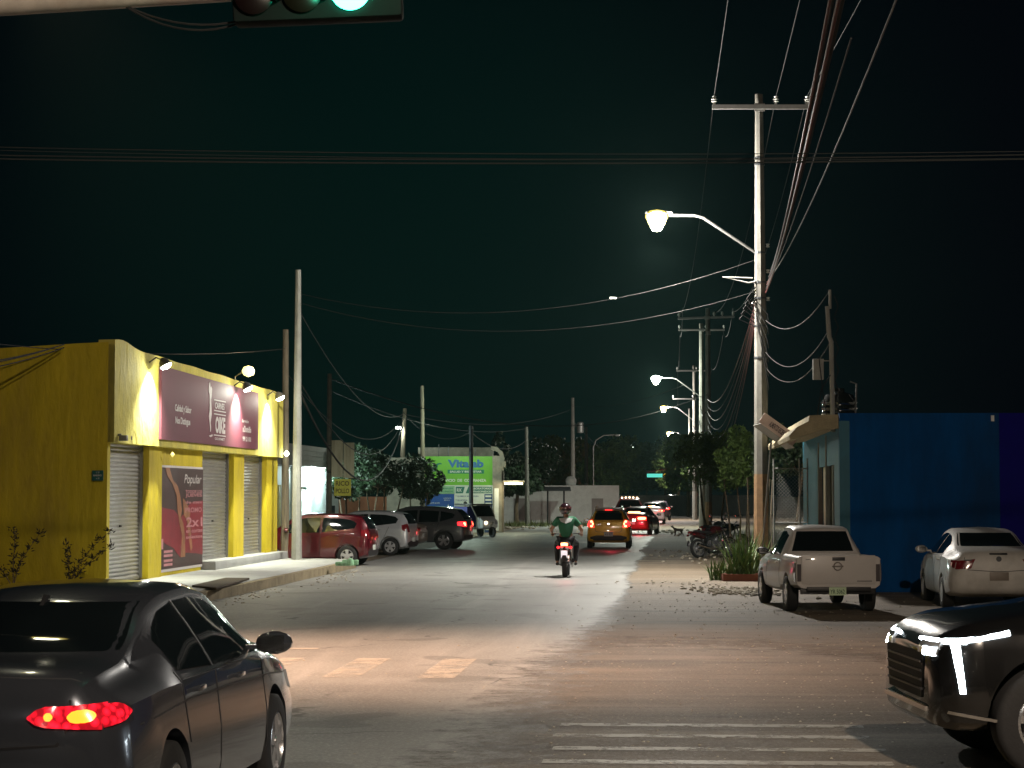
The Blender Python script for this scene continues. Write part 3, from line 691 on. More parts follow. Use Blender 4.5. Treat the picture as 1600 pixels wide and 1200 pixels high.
# street lamps added out of view to stand in for light on the crossing
p6 = pole('street_lamp', RD(-10.5, 23), 9.4, .09, .06, M['steel'], 'added steel street lamp standing unseen beyond the left edge of the crossing', None, 12, cat='street lamp')
lamp_arm(p6, 9.6, 2.6, .5, -.1, 12500, (1.0, .62, .42), M['bulb_warm'], RD(-3.6, 24.5), 72)
p7 = pole('street_lamp', RD(5.5, 3), 9.4, .09, .06, M['steel'], 'added steel street lamp standing unseen on the near right corner of the crossing', None, 12, cat='street lamp')  # also added, to brighten the ground and vehicles on the right
lamp_arm(p7, 9.6, 1.6, .5, PI - .2, 8200, (1.0, .80, .62), M['bulb_white'], RD(3.2, 32), 125)
for a_, b_, an in ((-10.0, -14, 0), (4.5, -30, PI), (-10.0, -48, 0)):  # lamps added behind the camera so car paint has something to reflect
    px_ = pole('street_lamp', RD(a_, b_), 9.4, .09, .06, M['steel'], {-14: 'nearest added unseen steel street lamp behind the crossing, on the left side', -30: 'only added unseen steel street lamp behind the crossing on the right side', -48: 'farthest added unseen steel street lamp behind the crossing, on the left side'}[b_], None, 12, cat='street lamp')
    lamp_arm(px_, 9.6, 2.2, .5, an, 1500, WARM, M['bulb_warm'])
# ---------------------------------------------------------------- left-hand poles
LG = 'poles along the left side of the street'
def gp(px, Y): q = W(px, 780, Y); return Vector((q.x, q.y, 0))
b1 = gp(464, 56.0)
q1 = pole('concrete_pole', b1 + Vector((0, 0, .2)), 7.95, .145, .075, M['pole_white'], 'pale concrete pole standing at the end of the raised pavement beside the yellow shop', LG)
b2 = gp(446, 57.2)
q2 = pole('wooden_pole', b2 + Vector((0, 0, .2)), 6.4, .12, .08, M['wood'], 'dark wooden pole close to the yellow shop corner, just left of the pale concrete pole', LG, 10, lean=(-.02, 0))
q3 = pole('concrete_pole', gp(514, 85), 7.0, .13, .09, M['concrete'], 'grey pole rising behind the blank hanging signboard', LG)
q4 = pole('wooden_pole', gp(624, 110), 6.6, .17, .10, M['wood'], 'leaning wooden pole with a small bright lamp among the dark round trees', LG, 10, lean=(.28, 0))
q5 = pole('wooden_pole', gp(661, 104), 7.5, .14, .09, M['wood'], 'weathered wooden pole beside the left edge of the green wall sign', LG, 10, lean=(-.06, 0))
q6 = pole('concrete_pole', gp(736, 99), 5.3, .115, .09, M['darksteel'], 'dark pole standing in front of the green wall sign', LG, 12)
q7 = pole('concrete_pole', gp(824, 128), 6.2, .16, .10, M['concrete'], 'grey pole on the verge right of the green-sign building', LG, lean=(-.06, 0))
q8 = pole('utility_pole', gp(895, 168), 9.9, .22, .13, M['concrete'], 'tall far pole with white painted foot and a grey transformer at its side', LG, paint=(3.2, M['pole_white']), cat='utility pole')
mb = MB(); mb.lathe([(0.001, 0), (.28, .02), (.28, .8), (.2, .9), (0.001, .92)], (.62, 0, 7.0), n=16); mb.box((.3, 0, 7.6), (.5, .08, .08)); mb.build('transformer', M['steel'], q8, True)
q9 = pole('concrete_pole', gp(916, 192), 8.3, .2, .12, M['concrete'], 'far thin pole just right of the pole with the transformer', LG, paint=(3.0, M['pole_white']))
q10 = thing('street_lamp', gp(927, 228), 0, 'curved-arm lamp post far along the left side of the street', 'street lamp')
mb = MB(); mb.path([(0, 0, 0), (0, 0, 7.2), (.3, 0, 8.0), (1.2, 0, 8.55), (2.5, 0, 8.6)], .07, 8); mb.build('lamp_post', M['steel'], q10, True)
mb = MB(); mb.lathe([(0.001, -.3), (.12, -.2), (.12, .2), (0.001, .3)], (2.7, 0, 8.55), 'X', 10); mb.build('lamp_head', M['steel'], q10, True)
# small lamp on q4
mb = MB(); mb.path([(.26, 0, 5.5), (.0, -.2, 5.62), (-.05, -.25, 5.6)], .03, 6); mb.build('lamp_arm', M['steel'], q4, True)
mb = MB(); mb.lathe([(0.001, -.06), (.14, -.04), (.14, .03), (0.001, .06)], (-.05, -.28, 5.55), n=12); mb.build('lamp_lens', M['bulb_white'], q4, True)
light('pole_light', (-.05, -.4, 5.35), 150, (.85, 1, .9), parent=q4)
# far lamps up the street
for i, (px, py, Y, m, e, lb) in enumerate(((1006, 729, 430, M['bulb_white'], 900, 'white far street lamp right above the lit street-name sign'),
                                           (1003, 712, 520, M['bulb_white'], 0, 'tiny far street lamp above the white one'),
                                           (1058, 744, 390, M['bulb_white'], 0, 'tiny far lamp seen low among the right-hand trees'),
                                           (988, 698, 470, M['bulb_white'], 0, 'tiny far lamp left of the others high up the street'))):
    q = W(px, py, Y); t = thing('street_lamp', (q.x, q.y, 0), 0, lb, 'street lamp', 'far street lamps')
    mb = MB(); mb.path([(-.9, 0, 0), (-.9, 0, q.z + .2), (-.5, 0, q.z + .45), (0, 0, q.z + .4)], .06, 6); mb.build('lamp_post', M['steel'], t, True)
    rr = .62 if e else .2
    mb = MB(); mb.lathe([(0.001, -rr * .6), (rr, -.1), (rr, .1), (0.001, rr * .6)], (0, 0, q.z), n=12); mb.build('lens', m, t, True)
    if e: light('street_light', (0, 0, q.z - .6), e, (.9, 1, 1), parent=t)
# overhead street-name sign with warning diamond
q = W(1023, 743, 205); t = thing('street_sign', (q.x, q.y, 0), 0, 'glowing turquoise street-name sign with a yellow diamond hung over the far road', 'sign')
M['sign_cyan'] = mat('sign_cyan', (.1, .5, .42), .4, emit=(.12, .85, .68), es=.9)  # emission stands in for light thrown back by the reflective sign and diamond
M['sign_yel'] = mat('sign_yellow', (.7, .5, .03), .4, emit=(1, .72, .05), es=.5)
mb = MB(); mb.box((0, 0, q.z), (1.55, .06, .36)); mb.build('sign_panel', M['sign_cyan'], t)
mb = MB(); mb.box((1.07, 0, q.z + .02), (.34, .05, .34), mtx=Matrix.Rotation(PI / 4, 3, 'Y')); mb.build('warning_diamond', M['sign_yel'], t)
mb = MB(); mb.path([(4.3, .1, 0), (4.3, .1, q.z + .8), (3.9, .1, q.z + 1.1), (-.8, .1, q.z + .35)], .07, 8); mb.build('mast', M['steel'], t, True)
M['cable_twist'] = mat('cable_twist', (.09, .085, .07), .6)
# ---------------------------------------------------------------- cables
CG = 'overhead cables'
n0 = 0
def cab(a, b, sag, r, lab, m=None, **k): return wire(a, b, sag, r, label=lab, m=m, group=CG, cat='cable', **k)
i1 = [P1 + Vector((x, -.16, 12.05)) for x in (-1.15, .42, 1.20)]
e1 = [Vector((2.3, -3, 12.1)), Vector((1.2, -3, 12.1)), Vector((3.4, -3, 12.1))]
def through(a, px, py, Y, back=-4.0):      # a straight run from a past the point seen at px,py to depth back
    q = W(px, py, Y); t = (a.y - back) / (a.y - q.y); return a + (q - a) * t
for a, (px, Y), lb in zip(i1, ((1146, 36.5), (1262, 37), (1362, 38)), ('left', 'middle', 'right')):
    b = through(a, px, 0, Y); b.z = 12.0
    cab(a, b, .55, .011, 'thin power line rising out of view from the %s insulator of the tall pole' % lb)
top = P1 + Vector((.12, -.15, 7.05))
for k, (px, Y, m, r, lb) in enumerate(((1300, 18.5, M['cable_red'], .020, 'thickest reddish cable in the bundle climbing steeply from the tall pole'),
                                       (1306, 18.7, M['cable'], .026, 'black cable lashed inside the steep bundle from the tall pole'),
                                       (1294, 18.3, M['cable_red'], .016, 'thin cable on the left edge of the steep bundle from the tall pole'),
                                       (1412, 17.6, M['cable_twist'], .011, 'twisted pale cable slanting to the upper right from the tall pole'),
                                       (1298, 18.9, M['cable'], .018, 'black cable running above the steep bundle from the tall pole'))):
    a = top + Vector((.02 * k, 0, .10 * k)); b = through(a, px, 0, Y); b.z = 6.9 + .05 * k
    cab(a, b, .75 - .0 * k, r, lb, m, n=30)
cab(top + Vector((0, 0, .1)), W(1330, 60, 16), .2, .008, 'thin drop wire branching away from the steep cable bundle')
a2 = p2.location
i2 = [a2 + Vector((math.cos(-.35) * x, math.sin(-.35) * x - .16, 11.35)) for x in (-1.48, .42, 1.35)]
for a, b, lb in zip(i1, i2, ('left', 'middle', 'right')): cab(a, b, 1.3, .011, 'thin bare line sagging between the two nearest right-hand crossarms, on their %s side' % lb)
for k in range(7):
    m = M['cable_red'] if k % 2 == 0 else M['cable']
    cab(P1 + Vector((-.12, .1, 6.75 - .07 * k)), a2 + Vector((-.05, -.2, 6.9 - .33 * k)), 1.0 + .18 * k, .02 - .001 * k, ('reddish' if k % 2 == 0 else 'black') + ' cable, %s from the top of the bundle sagging behind the tall pole' % ('first', 'second', 'third', 'fourth', 'fifth', 'sixth', 'seventh')[k], m, n=24)
for a, b, n_ in ((a2, p3.location, 'second and third'), (p3.location, p4.location, 'third and fourth'), (p4.location, p5.location, 'fourth and fifth')):
    for x, z in ((-1.3, 12.0), (1.3, 12.0), (-.1, 7.5), (-.15, 6.6)):
        cab(a + Vector((x, -.16, z - .4)), b + Vector((x, -.16, z - .2)), .8, .012 if z > 8 else .03, '%s line between the %s right-hand poles' % ('%s bare upper' % ('left' if x < 0 else 'right') if z > 8 else ('upper black' if z > 7 else 'lower black'), n_))
# across the street to the left-hand poles
tl = b1 + Vector((0, 0, 7.5))
cab(P1 + Vector((-.1, 0, 7.9)), tl, .9, .007, 'upper thin cable crossing the street from the tall pole to the pale left-hand pole')
cab(P1 + Vector((-.1, 0, 7.1)), tl - Vector((0, 0, .25)), .9, .006, 'lower thin cable crossing the street from the tall pole to the pale left-hand pole')
q = W(958, 466, 53); mb = MB(); mb.lathe([(0.001, -.1), (.03, -.08), (.03, .08), (0.001, .1)], axis='X', n=8); o = mb.build('cable_clamp', M['bulb_white'], None, True); o.location = q
o.data.materials[0] = M['ceramic']; tag(o, 'small pale clamp on the cable crossing the street', 'clamp')
for (a, b, s, r, lb) in ((b1 + Vector((.1, 0, 6.9)), q4.location + Vector((.2, 0, 6.3)), 1.1, .014, 'thin cable sagging from the pale pole top to the leaning lamp pole'),
                         (b1 + Vector((.1, 0, 5.0)), q4.location + Vector((.2, 0, 6.0)), 1.9, .018, 'middle sagging cable between the pale pole and the leaning lamp pole'),
                         (b1 + Vector((.1, 0, 4.7)), q4.location + Vector((.15, 0, 5.6)), 2.6, .034, 'thickest and lowest sagging cable between the pale pole and the leaning lamp pole'),
                         (b2 + Vector((0, 0, 5.4)), q4.location + Vector((.2, 0, 6.1)), 1.5, .011, 'thin cable sagging from the dark wooden pole to the leaning lamp pole'),
                         (q3.location + Vector((0, 0, 6.8)), p3.location + Vector((0, 0, 7.9)), 1.9, .022, 'long cable spanning the whole street above the far cars'),
                         (q3.location + Vector((0, 0, 6.3)), q7.location + Vector((0, 0, 6.1)), .8, .011, 'faint cable from the pole behind the hanging signboard toward the verge pole'),
                         (q4.location + Vector((.2, 0, 6.4)), q6.location + Vector((0, 0, 5.0)), .8, .016, 'short cable dipping from the leaning lamp pole to the dark pole at the green sign'),
                         (q6.location + Vector((0, 0, 5.0)), q7.location + Vector((0, 0, 5.4)), .7, .012, 'cable dipping from the dark pole at the green sign to the verge pole'),
                         (q4.location + Vector((.2, 0, 6.3)), q8.location + Vector((0, 0, 9)), .9, .014, 'cable running from the leaning lamp pole to the pole with the transformer'),
                         (q8.location + Vector((0, 0, 9.2)), p3.location + Vector((-1, 0, 8.6)), .5, .012, 'cable from the pole with the transformer across the street'),
                         (q8.location + Vector((0, 0, 8)), W(1006, 722, 430), 2.0, .02, 'cable following the left side of the street into the distance')):
    cab(a, b, s, r, lb, M['cable'])
# cables crossing in front, from the left edge to the right
for k, (y0, y1, r) in enumerate(((231, 237, .005), (246, 240, .007), (251, 247, .008), (234, 250, .004))):
    cab(W(-500, y0 - 14, 20), W(2100, y1 - 10, 21.5), .12, r, ('thin upper', 'second', 'third', 'thinnest lower')[k] + ' cable strung level across the whole crossing, counted from the top', M['cable_cross'] if 'cable_cross' in M else None, n=24)
for k, (y0, y1, y2) in enumerate(((548, 541, 540), (558, 541, 541), (572, 546, 541))):
    cab(W(-300, y0 + 14, 30), W(100, y1 - 3, 39.5), .25, .012, ('upper', 'middle', 'lower')[k] + ' dark cable reaching the yellow side wall from the left', M['cable'])
cab(W(-300, 500, 30), W(445, 545, 57), .3, .010, 'faint cable passing above the yellow shop roof to the dark wooden pole')
# ---------------------------------------------------------------- traffic signal on its arm
t = thing('traffic_signal', (-12.5, 15.2, 0), 0, 'overhead traffic signal showing green on a pale steel arm', 'traffic light')
M['mastpaint'] = mat('mast_paint', (.42, .37, .32), .7, var=.2, vs=6, stain=(.3, .2, .14), st_amt=.4)
c = W(497, -4, 14.4) - Vector(t.location)
ARM0, ARM1 = W(0, 2, 14.5) - Vector(t.location), W(400, -22, 14.5) - Vector(t.location)
M['housing'] = mat('signal_housing', (.008, .012, .011), .9, spec=.1)
mb = MB(); mb.path([(0, 0, 0), (0, 0, 4.0)], [.14, .12], 14); dd = (ARM1 - ARM0); mb.path([(0, 0, 3.95), ARM0 - dd * 2.6, ARM0, ARM1, ARM1 + dd * .6], [.12, .115, .105, .10, .095], 14); mb.build('mast_arm', M['mastpaint'], t, True)
mb = MB(); mb.box(c, (1.20, .22, .36), mtx=Matrix.Rotation(R(-2.5), 3, 'Y')); mb.build('housing', M['housing'], t, bevel=.03)
for k, (mn, col) in enumerate((('red', (.006, .002, .002)), ('amber', (.006, .004, .002)), ('green', (.0, .5, .3)))):
    x = c.x - .44 + .34 * k; z = c.z + .015 * (k - 1)
    if k == 2: M['sig'] = mat('signal_green', (.02, .4, .25), .3, emit=(.06, 1.0, .60), es=14)
    m = M['sig'] if k == 2 else mat('signal_' + mn, col, .3)
    mb = MB(); mb.lathe([(.14, -.14), (.10, -.16), (0.001, -.17)], (x, c.y, z), 'Y', 24); mb.build('lens', m, t, True)
    vz = MB(); nn = 16; vs = []
    for i in range(nn + 1):
        a = -.3 + (PI + .6) * i / nn
        for rr in (.155, .165):
            for yy in (-.11, -.36 if .15 < i / nn < .85 else -.22): vs.append((x + rr * math.cos(a), c.y + yy, z + rr * math.sin(a)))
    fs = []
    for i in range(nn):
        o_ = i * 4
        for p_, q_ in ((0, 1), (1, 3), (3, 2), (2, 0)): fs.append((o_ + p_, o_ + q_, o_ + 4 + q_, o_ + 4 + p_))
    vz.add(vs, fs); vz.build('visor', M['housing'], t, True)
light('signal_light', c + Vector((.24, -.60, -.05)), 12, (.02, 1, .55), r=.08, parent=t)
mb = MB(); a = W(190, 6, 14.5) - t.location; b = W(400, 26, 14.4) - t.location
for dz in (0, .02):
    pts = [a.lerp(b, i / 10) - Vector((0, 0, 4 * (.10 + dz * 2) * (i / 10) * (1 - i / 10))) for i in range(11)]; mb.path(pts, .008, 6)
mb.build('feed_wire', M['cable'], t, True)
# ---------------------------------------------------------------- yellow shop
A0 = Vector((-7.9, 40, 0)); FA = math.atan2(17, 1.4)
shop = thing('shop_building', A0, FA, 'yellow plastered corner shop with three closed roller shutters', 'building')
def tx(Y): return (Y - 40) * 17.06 / 17
def shopx(px): return tx(11.194 / (.08235 + (800 - px) / 3200))
L_ = 17.06; TOP = 4.93
openings = [(shopx(172), shopx(235)), (shopx(323), shopx(367)), (shopx(383), shopx(418))]
mb = MB()
# side wall facing the crossing, slightly uneven top, a second bay further left
def wallgrid(mb, p0, p1, z0, z1f, th, nrm, n=30):
    p0, p1 = Vector(p0), Vector(p1); nrm = Vector(nrm)
    for i in range(n):
        a = p0.lerp(p1, i / n); b = p0.lerp(p1, (i + 1) / n); za, zb = z1f(i / n), z1f((i + 1) / n)
        mb.add([(a.x, a.y, z0), (b.x, b.y, z0), (b.x, b.y, zb), (a.x, a.y, za)] + [(a.x + nrm.x * th, a.y + nrm.y * th, z0), (b.x + nrm.x * th, b.y + nrm.y * th, z0), (b.x + nrm.x * th, b.y + nrm.y * th, zb), (a.x + nrm.x * th, a.y + nrm.y * th, za)],
               [(0, 1, 2, 3), (4, 7, 6, 5), (3, 2, 6, 7)] + ([(0, 3, 7, 4)] if i == 0 else []) + ([(1, 5, 6, 2)] if i == n - 1 else []))
wallgrid(mb, (0, .0, 0), (0, 3.3, 0), 0, lambda t: TOP + .05 * math.sin(2 + t * 3) - .04 * t, .2, (1, 0, 0), 14)
mb.build('wall', M['yellow'], shop); mb = MB()
wallgrid(mb, (.05, 3.3, 0), (.05, 16, 0), 0, lambda t: TOP - .05 + .04 * math.sin(t * 14), .2, (1, 0, 0), 24)
# piers and infill between shutters
edges = [0.2] + [v for o in openings for v in o] + [L_]
PR = 3.02
mb.build('wall', M['yellow'], shop)
for x0_, x1_, y_ in ((edges[0], edges[1], .02), (edges[2], shopx(255), .02), (shopx(255), edges[3], .10), (edges[4], edges[5], .02), (edges[6], edges[7], .02)):
    mb = MB(); mb.bb(x0_, x1_, y_, .30, 0, PR); mb.build('pier', M['yellow'], shop)
mb = MB()
wallgrid(mb, (.003, -.13, 0), (L_, -.13, 0), PR - .01, lambda t: TOP + .02 + .10 * math.exp(-((t - .03) / .05) ** 2) - .17 * t + .008 * math.sin(t * 37), .33, (0, 1, 0), 60)
mb.add([(.003, -.13, PR - .01), (L_, -.13, PR - .01), (L_, .2, PR - .01), (.003, .2, PR - .01)], [(0, 1, 2, 3)])
mb.add([(.003, -.13, PR - .01), (.003, -.13, TOP), (.003, .05, TOP), (.003, .05, PR - .01)], [(0, 1, 2, 3)])
mb.build('fascia', M['fascia'], shop)
mb = MB(); mb.bb(.25, L_ - .05, .35, 15.8, 4.3, 4.45); mb.bb(L_ - .2, L_ - .02, .3, 15.8, 0, 4.7); mb.bb(.2, L_, 15.8, 16, 0, 4.8); mb.build('roof', M['concrete'], shop)
mb = MB(); mb.bb(.0, shopx(255), .02, .42, 0, .22); mb.bb(shopx(323) - .05, L_ + .25, -.25, .42, .2, .42); mb.build('threshold', M['pave'], shop, bevel=.015)
for i, (a, b) in enumerate(openings):
    mb = MB(); z = .24 if i == 0 else .43; pts = []
    pitch = .085; zz = z
    prof = []
    while zz < PR:
        for k in range(6):
            u = k / 6; prof.append((zz + u * pitch, .235 - .022 * math.sin(PI * u)))
        zz += pitch
    vs = []
    for (h, y) in prof: vs += [(a, y, min(h, PR)), (b, y, min(h, PR))]
    mb.add(vs, [(2 * k, 2 * k + 1, 2 * k + 3, 2 * k + 2) for k in range(len(prof) - 1)])
    mb.bb(a, b, .20, .25, z - .03, z + .05)
    s = mb.build('roller_shutter', M['shutter'], shop)
    mb = MB(); mb.bb(a, a + .05, .15, .26, z, PR); mb.bb(b - .05, b, .15, .26, z, PR); mb.build('guide_rail', M['steel'], s)
    mb = MB(); mb.box(((a + b) / 2, .2, 1.35), (.10, .03, .04)); mb.build('handle', M['black'], s)
def inshop(name, label, cat, x, y, z): # a separate thing fixed on the shop front
    q = Matrix.Rotation(FA, 3, 'Z') @ Vector((x, y, z)) + A0
    return thing(name, q, FA, label, cat)
# signboard
s0, s1 = shopx(238), shopx(392)
M['maroon'] = mat('maroon_vinyl', (.125, .026, .045), .6, var=.06, vs=1.0)
M['ink'] = mat('white_ink', (.62, .58, .56), .6, var=.05)
sg = inshop('signboard', 'wide maroon shop signboard with white lettering on the yellow front', 'sign', s0, -.13, 3.16)
wd = s1 - s0
mb = MB(); mb.add([(0, 0, 0), (wd, 0, 0), (wd, 0, 1.47), (0, 0, 1.56), (0, -.06, 0), (wd, -.06, 0), (wd, -.06, 1.47), (0, -.06, 1.56)], [(4, 5, 6, 7), (0, 3, 2, 1), (0, 1, 5, 4), (3, 7, 6, 2), (0, 4, 7, 3), (1, 2, 6, 5)])
mb.build('sign_panel', M['maroon'], sg)
mb = MB(); rt = (1, 0, 0); up = (0, 0, 1)
put_text(mb, 'Calidad y Sabor', (wd * .115, -.06, .60), rt, up, w=wd * .15, h=.20, bold=.03)
put_text(mb, 'Nos Distingue', (wd * .12, -.06, .33), rt, up, w=wd * .135, h=.20, bold=.03)
put_text(mb, 'Servicio', (wd * .80, -.06, .64), rt, up, w=wd * .08, h=.08, bold=.02)
put_text(mb, 'a Domicilio', (wd * .81, -.06, .40), rt, up, w=wd * .10, h=.16, bold=.03)
put_text(mb, '999 121 1010', (wd * .81, -.06, .17), rt, up, w=wd * .10, h=.12, bold=.03)
put_text(mb, 'CARNES', (wd * .50, -.06, .86), rt, up, w=wd * .10, h=.15, bold=.02)
put_text(mb, 'OIKE', (wd * .505, -.06, .28), rt, up, w=wd * .105, h=.40, bold=.05)
for z0 in (.22, .72, .80, 1.05):
    mb.bb(wd * .49, wd * .615, -.068, -.062, z0, z0 + .025)
put_text(mb, 'GOURMET', (wd * .50, -.06, .12), rt, up, w=wd * .105, h=.06, bold=.02)
mb.build('lettering', M['ink'], sg)
mb = MB()   # tall thin emblem: a long leg shape standing on its toe
em = [(.0, 1.42), (.05, 1.45), (.09, 1.33), (.13, 1.36), (.17, 1.30), (.15, 1.15), (.12, 1.06), (.14, .9), (.16, .72), (.13, .60), (.10, .50), (.13, .42), (.115, .30), (.09, .30), (.075, .42), (.03, .56), (.01, .66), (.045, .80), (.05, 1.0), (.03, 1.15), (-.02, 1.25)]
mb.wprism([(wd * .435 + x * 1.9, z) for x, z in em], -.062, -.068)
mb.wprism([(wd * .44, .20), (wd * .475, .24), (wd * .475, .20), (wd * .455, .17)], -.062, -.068)
mb.build('emblem', M['ink'], sg)
# poster
a, b = shopx(256), shopx(322)
M['poster_dark'] = mat('poster_dark', (.045, .018, .018), .45, var=.3, vs=1.2)
M['poster_red'] = mat('poster_red', (.22, .01, .022), .45, var=.25, vs=1.5)
M['poster_skin'] = mat('poster_skin', (.30, .13, .06), .45, var=.3, vs=3)
M['poster_pink'] = mat('poster_pink', (.50, .22, .24), .5)
po = inshop('poster', 'tall red and black poster picturing bare legs below white script, between the shutters', 'poster', a, .10, .36)
pw = b - a; ph = 2.22
mb = MB(); mb.bb(-.06, pw + .02, -.03, 0, -.06, ph + .05); mb.build('frame', M['ink'], po)
mb = MB(); mb.bb(0, pw, -.036, -.031, 0, ph); mb.build('print_sheet', M['poster_dark'], po)
def P(l): return [(x * pw, z * ph) for x, z in l]
mb = MB(); mb.wprism(P([(.0, .62), (.1, .60), (.3, .58), (.45, .50), (.55, .55), (.62, .62), (.75, .66), (1, .67), (1, .10), (.85, .12), (.6, .14), (.45, .10), (.3, .2), (.12, .25), (0, .3)]), -.0365, -.039); mb.build('red_cloth', M['poster_red'], po)
mb = MB()
mb.wprism(P([(.10, 1.0), (.19, 1.0), (.27, .88), (.38, .82), (.44, .72), (.48, .58), (.46, .5), (.52, .44), (.56, .3), (.57, .1), (.46, .1), (.49, .32), (.42, .46), (.38, .58), (.36, .72), (.26, .84), (.14, .92)]), -.0395, -.042)
mb.wprism(P([(.5, .70), (.58, .66), (.68, .55), (.66, .47), (.70, .35), (.74, .18), (.70, .15), (.64, .32), (.60, .48), (.53, .52)]), -.0395, -.042)
mb.build('legs_picture', M['poster_skin'], po)
mb = MB(); put_text(mb, 'Popular', (pw * .53, -.0365, ph * .82), rt, up, w=pw * .42, h=ph * .12, bold=.0, shear=.25); mb.build('lettering', M['ink'], po)
mb = MB()
for k, (s_, z, h) in enumerate((('TODOS LOS', .75, .03), ('JUEVES', .70, .045), ('de mes', .64, .03), ('PROMO', .55, .05), ('2x1', .40, .10), ('en cortes', .34, .035), ('selectos', .28, .035))):
    put_text(mb, s_, (pw * (.56 + .02 * (k > 3)), -.040, ph * z), rt, up, w=pw * .40, h=ph * h, bold=.02)
for z in (.03, .07, .12, .16): mb.bb(pw * .08, pw * .27, -.045, -.041, ph * z, ph * (z + .025))
mb.bb(pw * .02, pw * .06, -.045, -.041, ph * .2, ph * .30)
mb.build('small_print', M['poster_pink'], po)
# spot lamps over the shop front
def spot(px, Y, z, power, lb, warm=False, sc_=1.0):
    x = tx(Y); t = inshop('spot_lamp', lb, 'lamp', x, -.13, z)
    mb = MB(); mb.path([(0, 0, .02), (0, -.14, .12), (0, -.28, .06)], .018, 6); mb.build('bracket', M['steel'], t, True)
    mb = MB(); mb.lathe([(0.03, .12), (.10, .05), (.14, -.05), (.14, -.06), (.0, -.055)], n=16)
    q = Matrix.Rotation(R(-28), 3, 'X'); mb.v = [tuple(q @ Vector(v) + Vector((0, -.32, 0))) for v in mb.v]; mb.build('lamp_shade', M['steel'], t, True)
    mb = MB(); mb.lathe([(.12, -.06), (.10, -.10), (0.001, -.13)], n=16); mb.v = [tuple(q @ Vector(v) + Vector((0, -.32, 0))) for v in mb.v]; mb.build('bulb', M['bulb_white'], t, True)
    light('spot_light', (0, -.28, -.16), power, (1, 1, .80), 'SPOT', .05, (R(24), 0, 0), R(120), .9, t)
    light('bulb_glow', (0, -.50, -.12), power * .03, (1, 1, .85), 'POINT', .06, None, parent=t)
sl = 'small bright spot lamp on the yellow parapet '
spot(222, 42.6, 4.72, 1700, sl + 'left of the maroon sign'); spot(361, 50.7, 4.66, 1500, sl + 'over the maroon sign'); spot(410, 54.8, 4.62, 1500, sl + 'right of the maroon sign')
t = inshop('lamp', 'warm round lamp glowing just above the yellow parapet', 'lamp', tx(53.2), .4, 4.7)
mb = MB(); mb.path([(0, 0, -.3), (0, 0, .35), (0, -.3, .55)], .02, 6); mb.build('bracket', M['steel'], t, True)
mb = MB(); mb.lathe([(0.001, -.16), (.13, -.1), (.17, 0), (.12, .1), (0.001, .14)], (0, -.35, .50), n=16); mb.build('bulb', M['bulb_warm'], t, True)
light('lamp_light', (0, -.7, .42), 90, (1, .85, .5), parent=t)
t = inshop('lamp', 'tiny white lamp at the far lower corner of the yellow fascia', 'lamp', L_ - .1, -.25, 3.12)
mb = MB(); mb.lathe([(0.001, -.08), (.07, 0), (0.001, .08)], n=12); mb.build('bulb', M['bulb_white'], t, True)
t = inshop('lamp', 'tiny unlit-looking bulb under the maroon sign above the poster', 'lamp', shopx(257), -.18, 2.86)
mb = MB(); mb.lathe([(0.001, -.06), (.05, 0), (0.001, .06)], n=12); mb.build('bulb', mat('dim_bulb', (.8, .7, .3), .3, emit=(1, .9, .3), es=1.2), t, True)
t = inshop('security_camera', 'small box camera on the upper corner above the first shutter', 'camera', .28, -.15, 3.1)
mb = MB(); mb.box((0, -.09, 0), (.12, .16, .11)); mb.box((0, .0, .06), (.05, .1, .05)); mb.build('camera_body', M['steel'], t, bevel=.01)
mb = MB(); mb.lathe([(.05, -.255), (.0, -.26)], axis='Y', n=12); mb.build('lens', M['black'], t)
# street plaque on the side wall
q = W(153, 743, 39.9); t = thing('street_plaque', (q.x, q.y - .02, q.z), FA - PI / 2 , 'small dark green street-name plaque on the yellow side wall', 'sign')
M['plaque'] = mat('plaque_green', (.01, .10, .09), .4)
mb = MB(); mb.box((0, 0, 0), (.22, .02, .20)); mb.build('plate', M['plaque'], t)
mb = MB(); put_text(mb, 'C 27', (-.03, -.012, .045), rt, up, w=.07, h=.03, off=-.002); put_text(mb, 'BARRIO', (-.08, -.012, -.015), rt, up, w=.16, h=.035, off=-.002); put_text(mb, 'x 32', (-.03, -.012, -.07), rt, up, w=.07, h=.03, off=-.002)
mb.v = [(v[0], -.014, v[2]) for v in mb.v]; mb.build('lettering', M['ink'], t)
# dark mat / ramp on the pavement
q = [G(300, 917, .225), G(352, 905, .225), G(390, 905.5, .225), G(338, 921, .225)]
mb = MB(); mb.prism([(p.x, p.y) for p in q], .222, .26); tag(mb.build('doormat', mat('mat_brown', (.05, .035, .02), .9), bevel=.006), 'dark doormat lying on the pavement before the second shutter', 'mat')
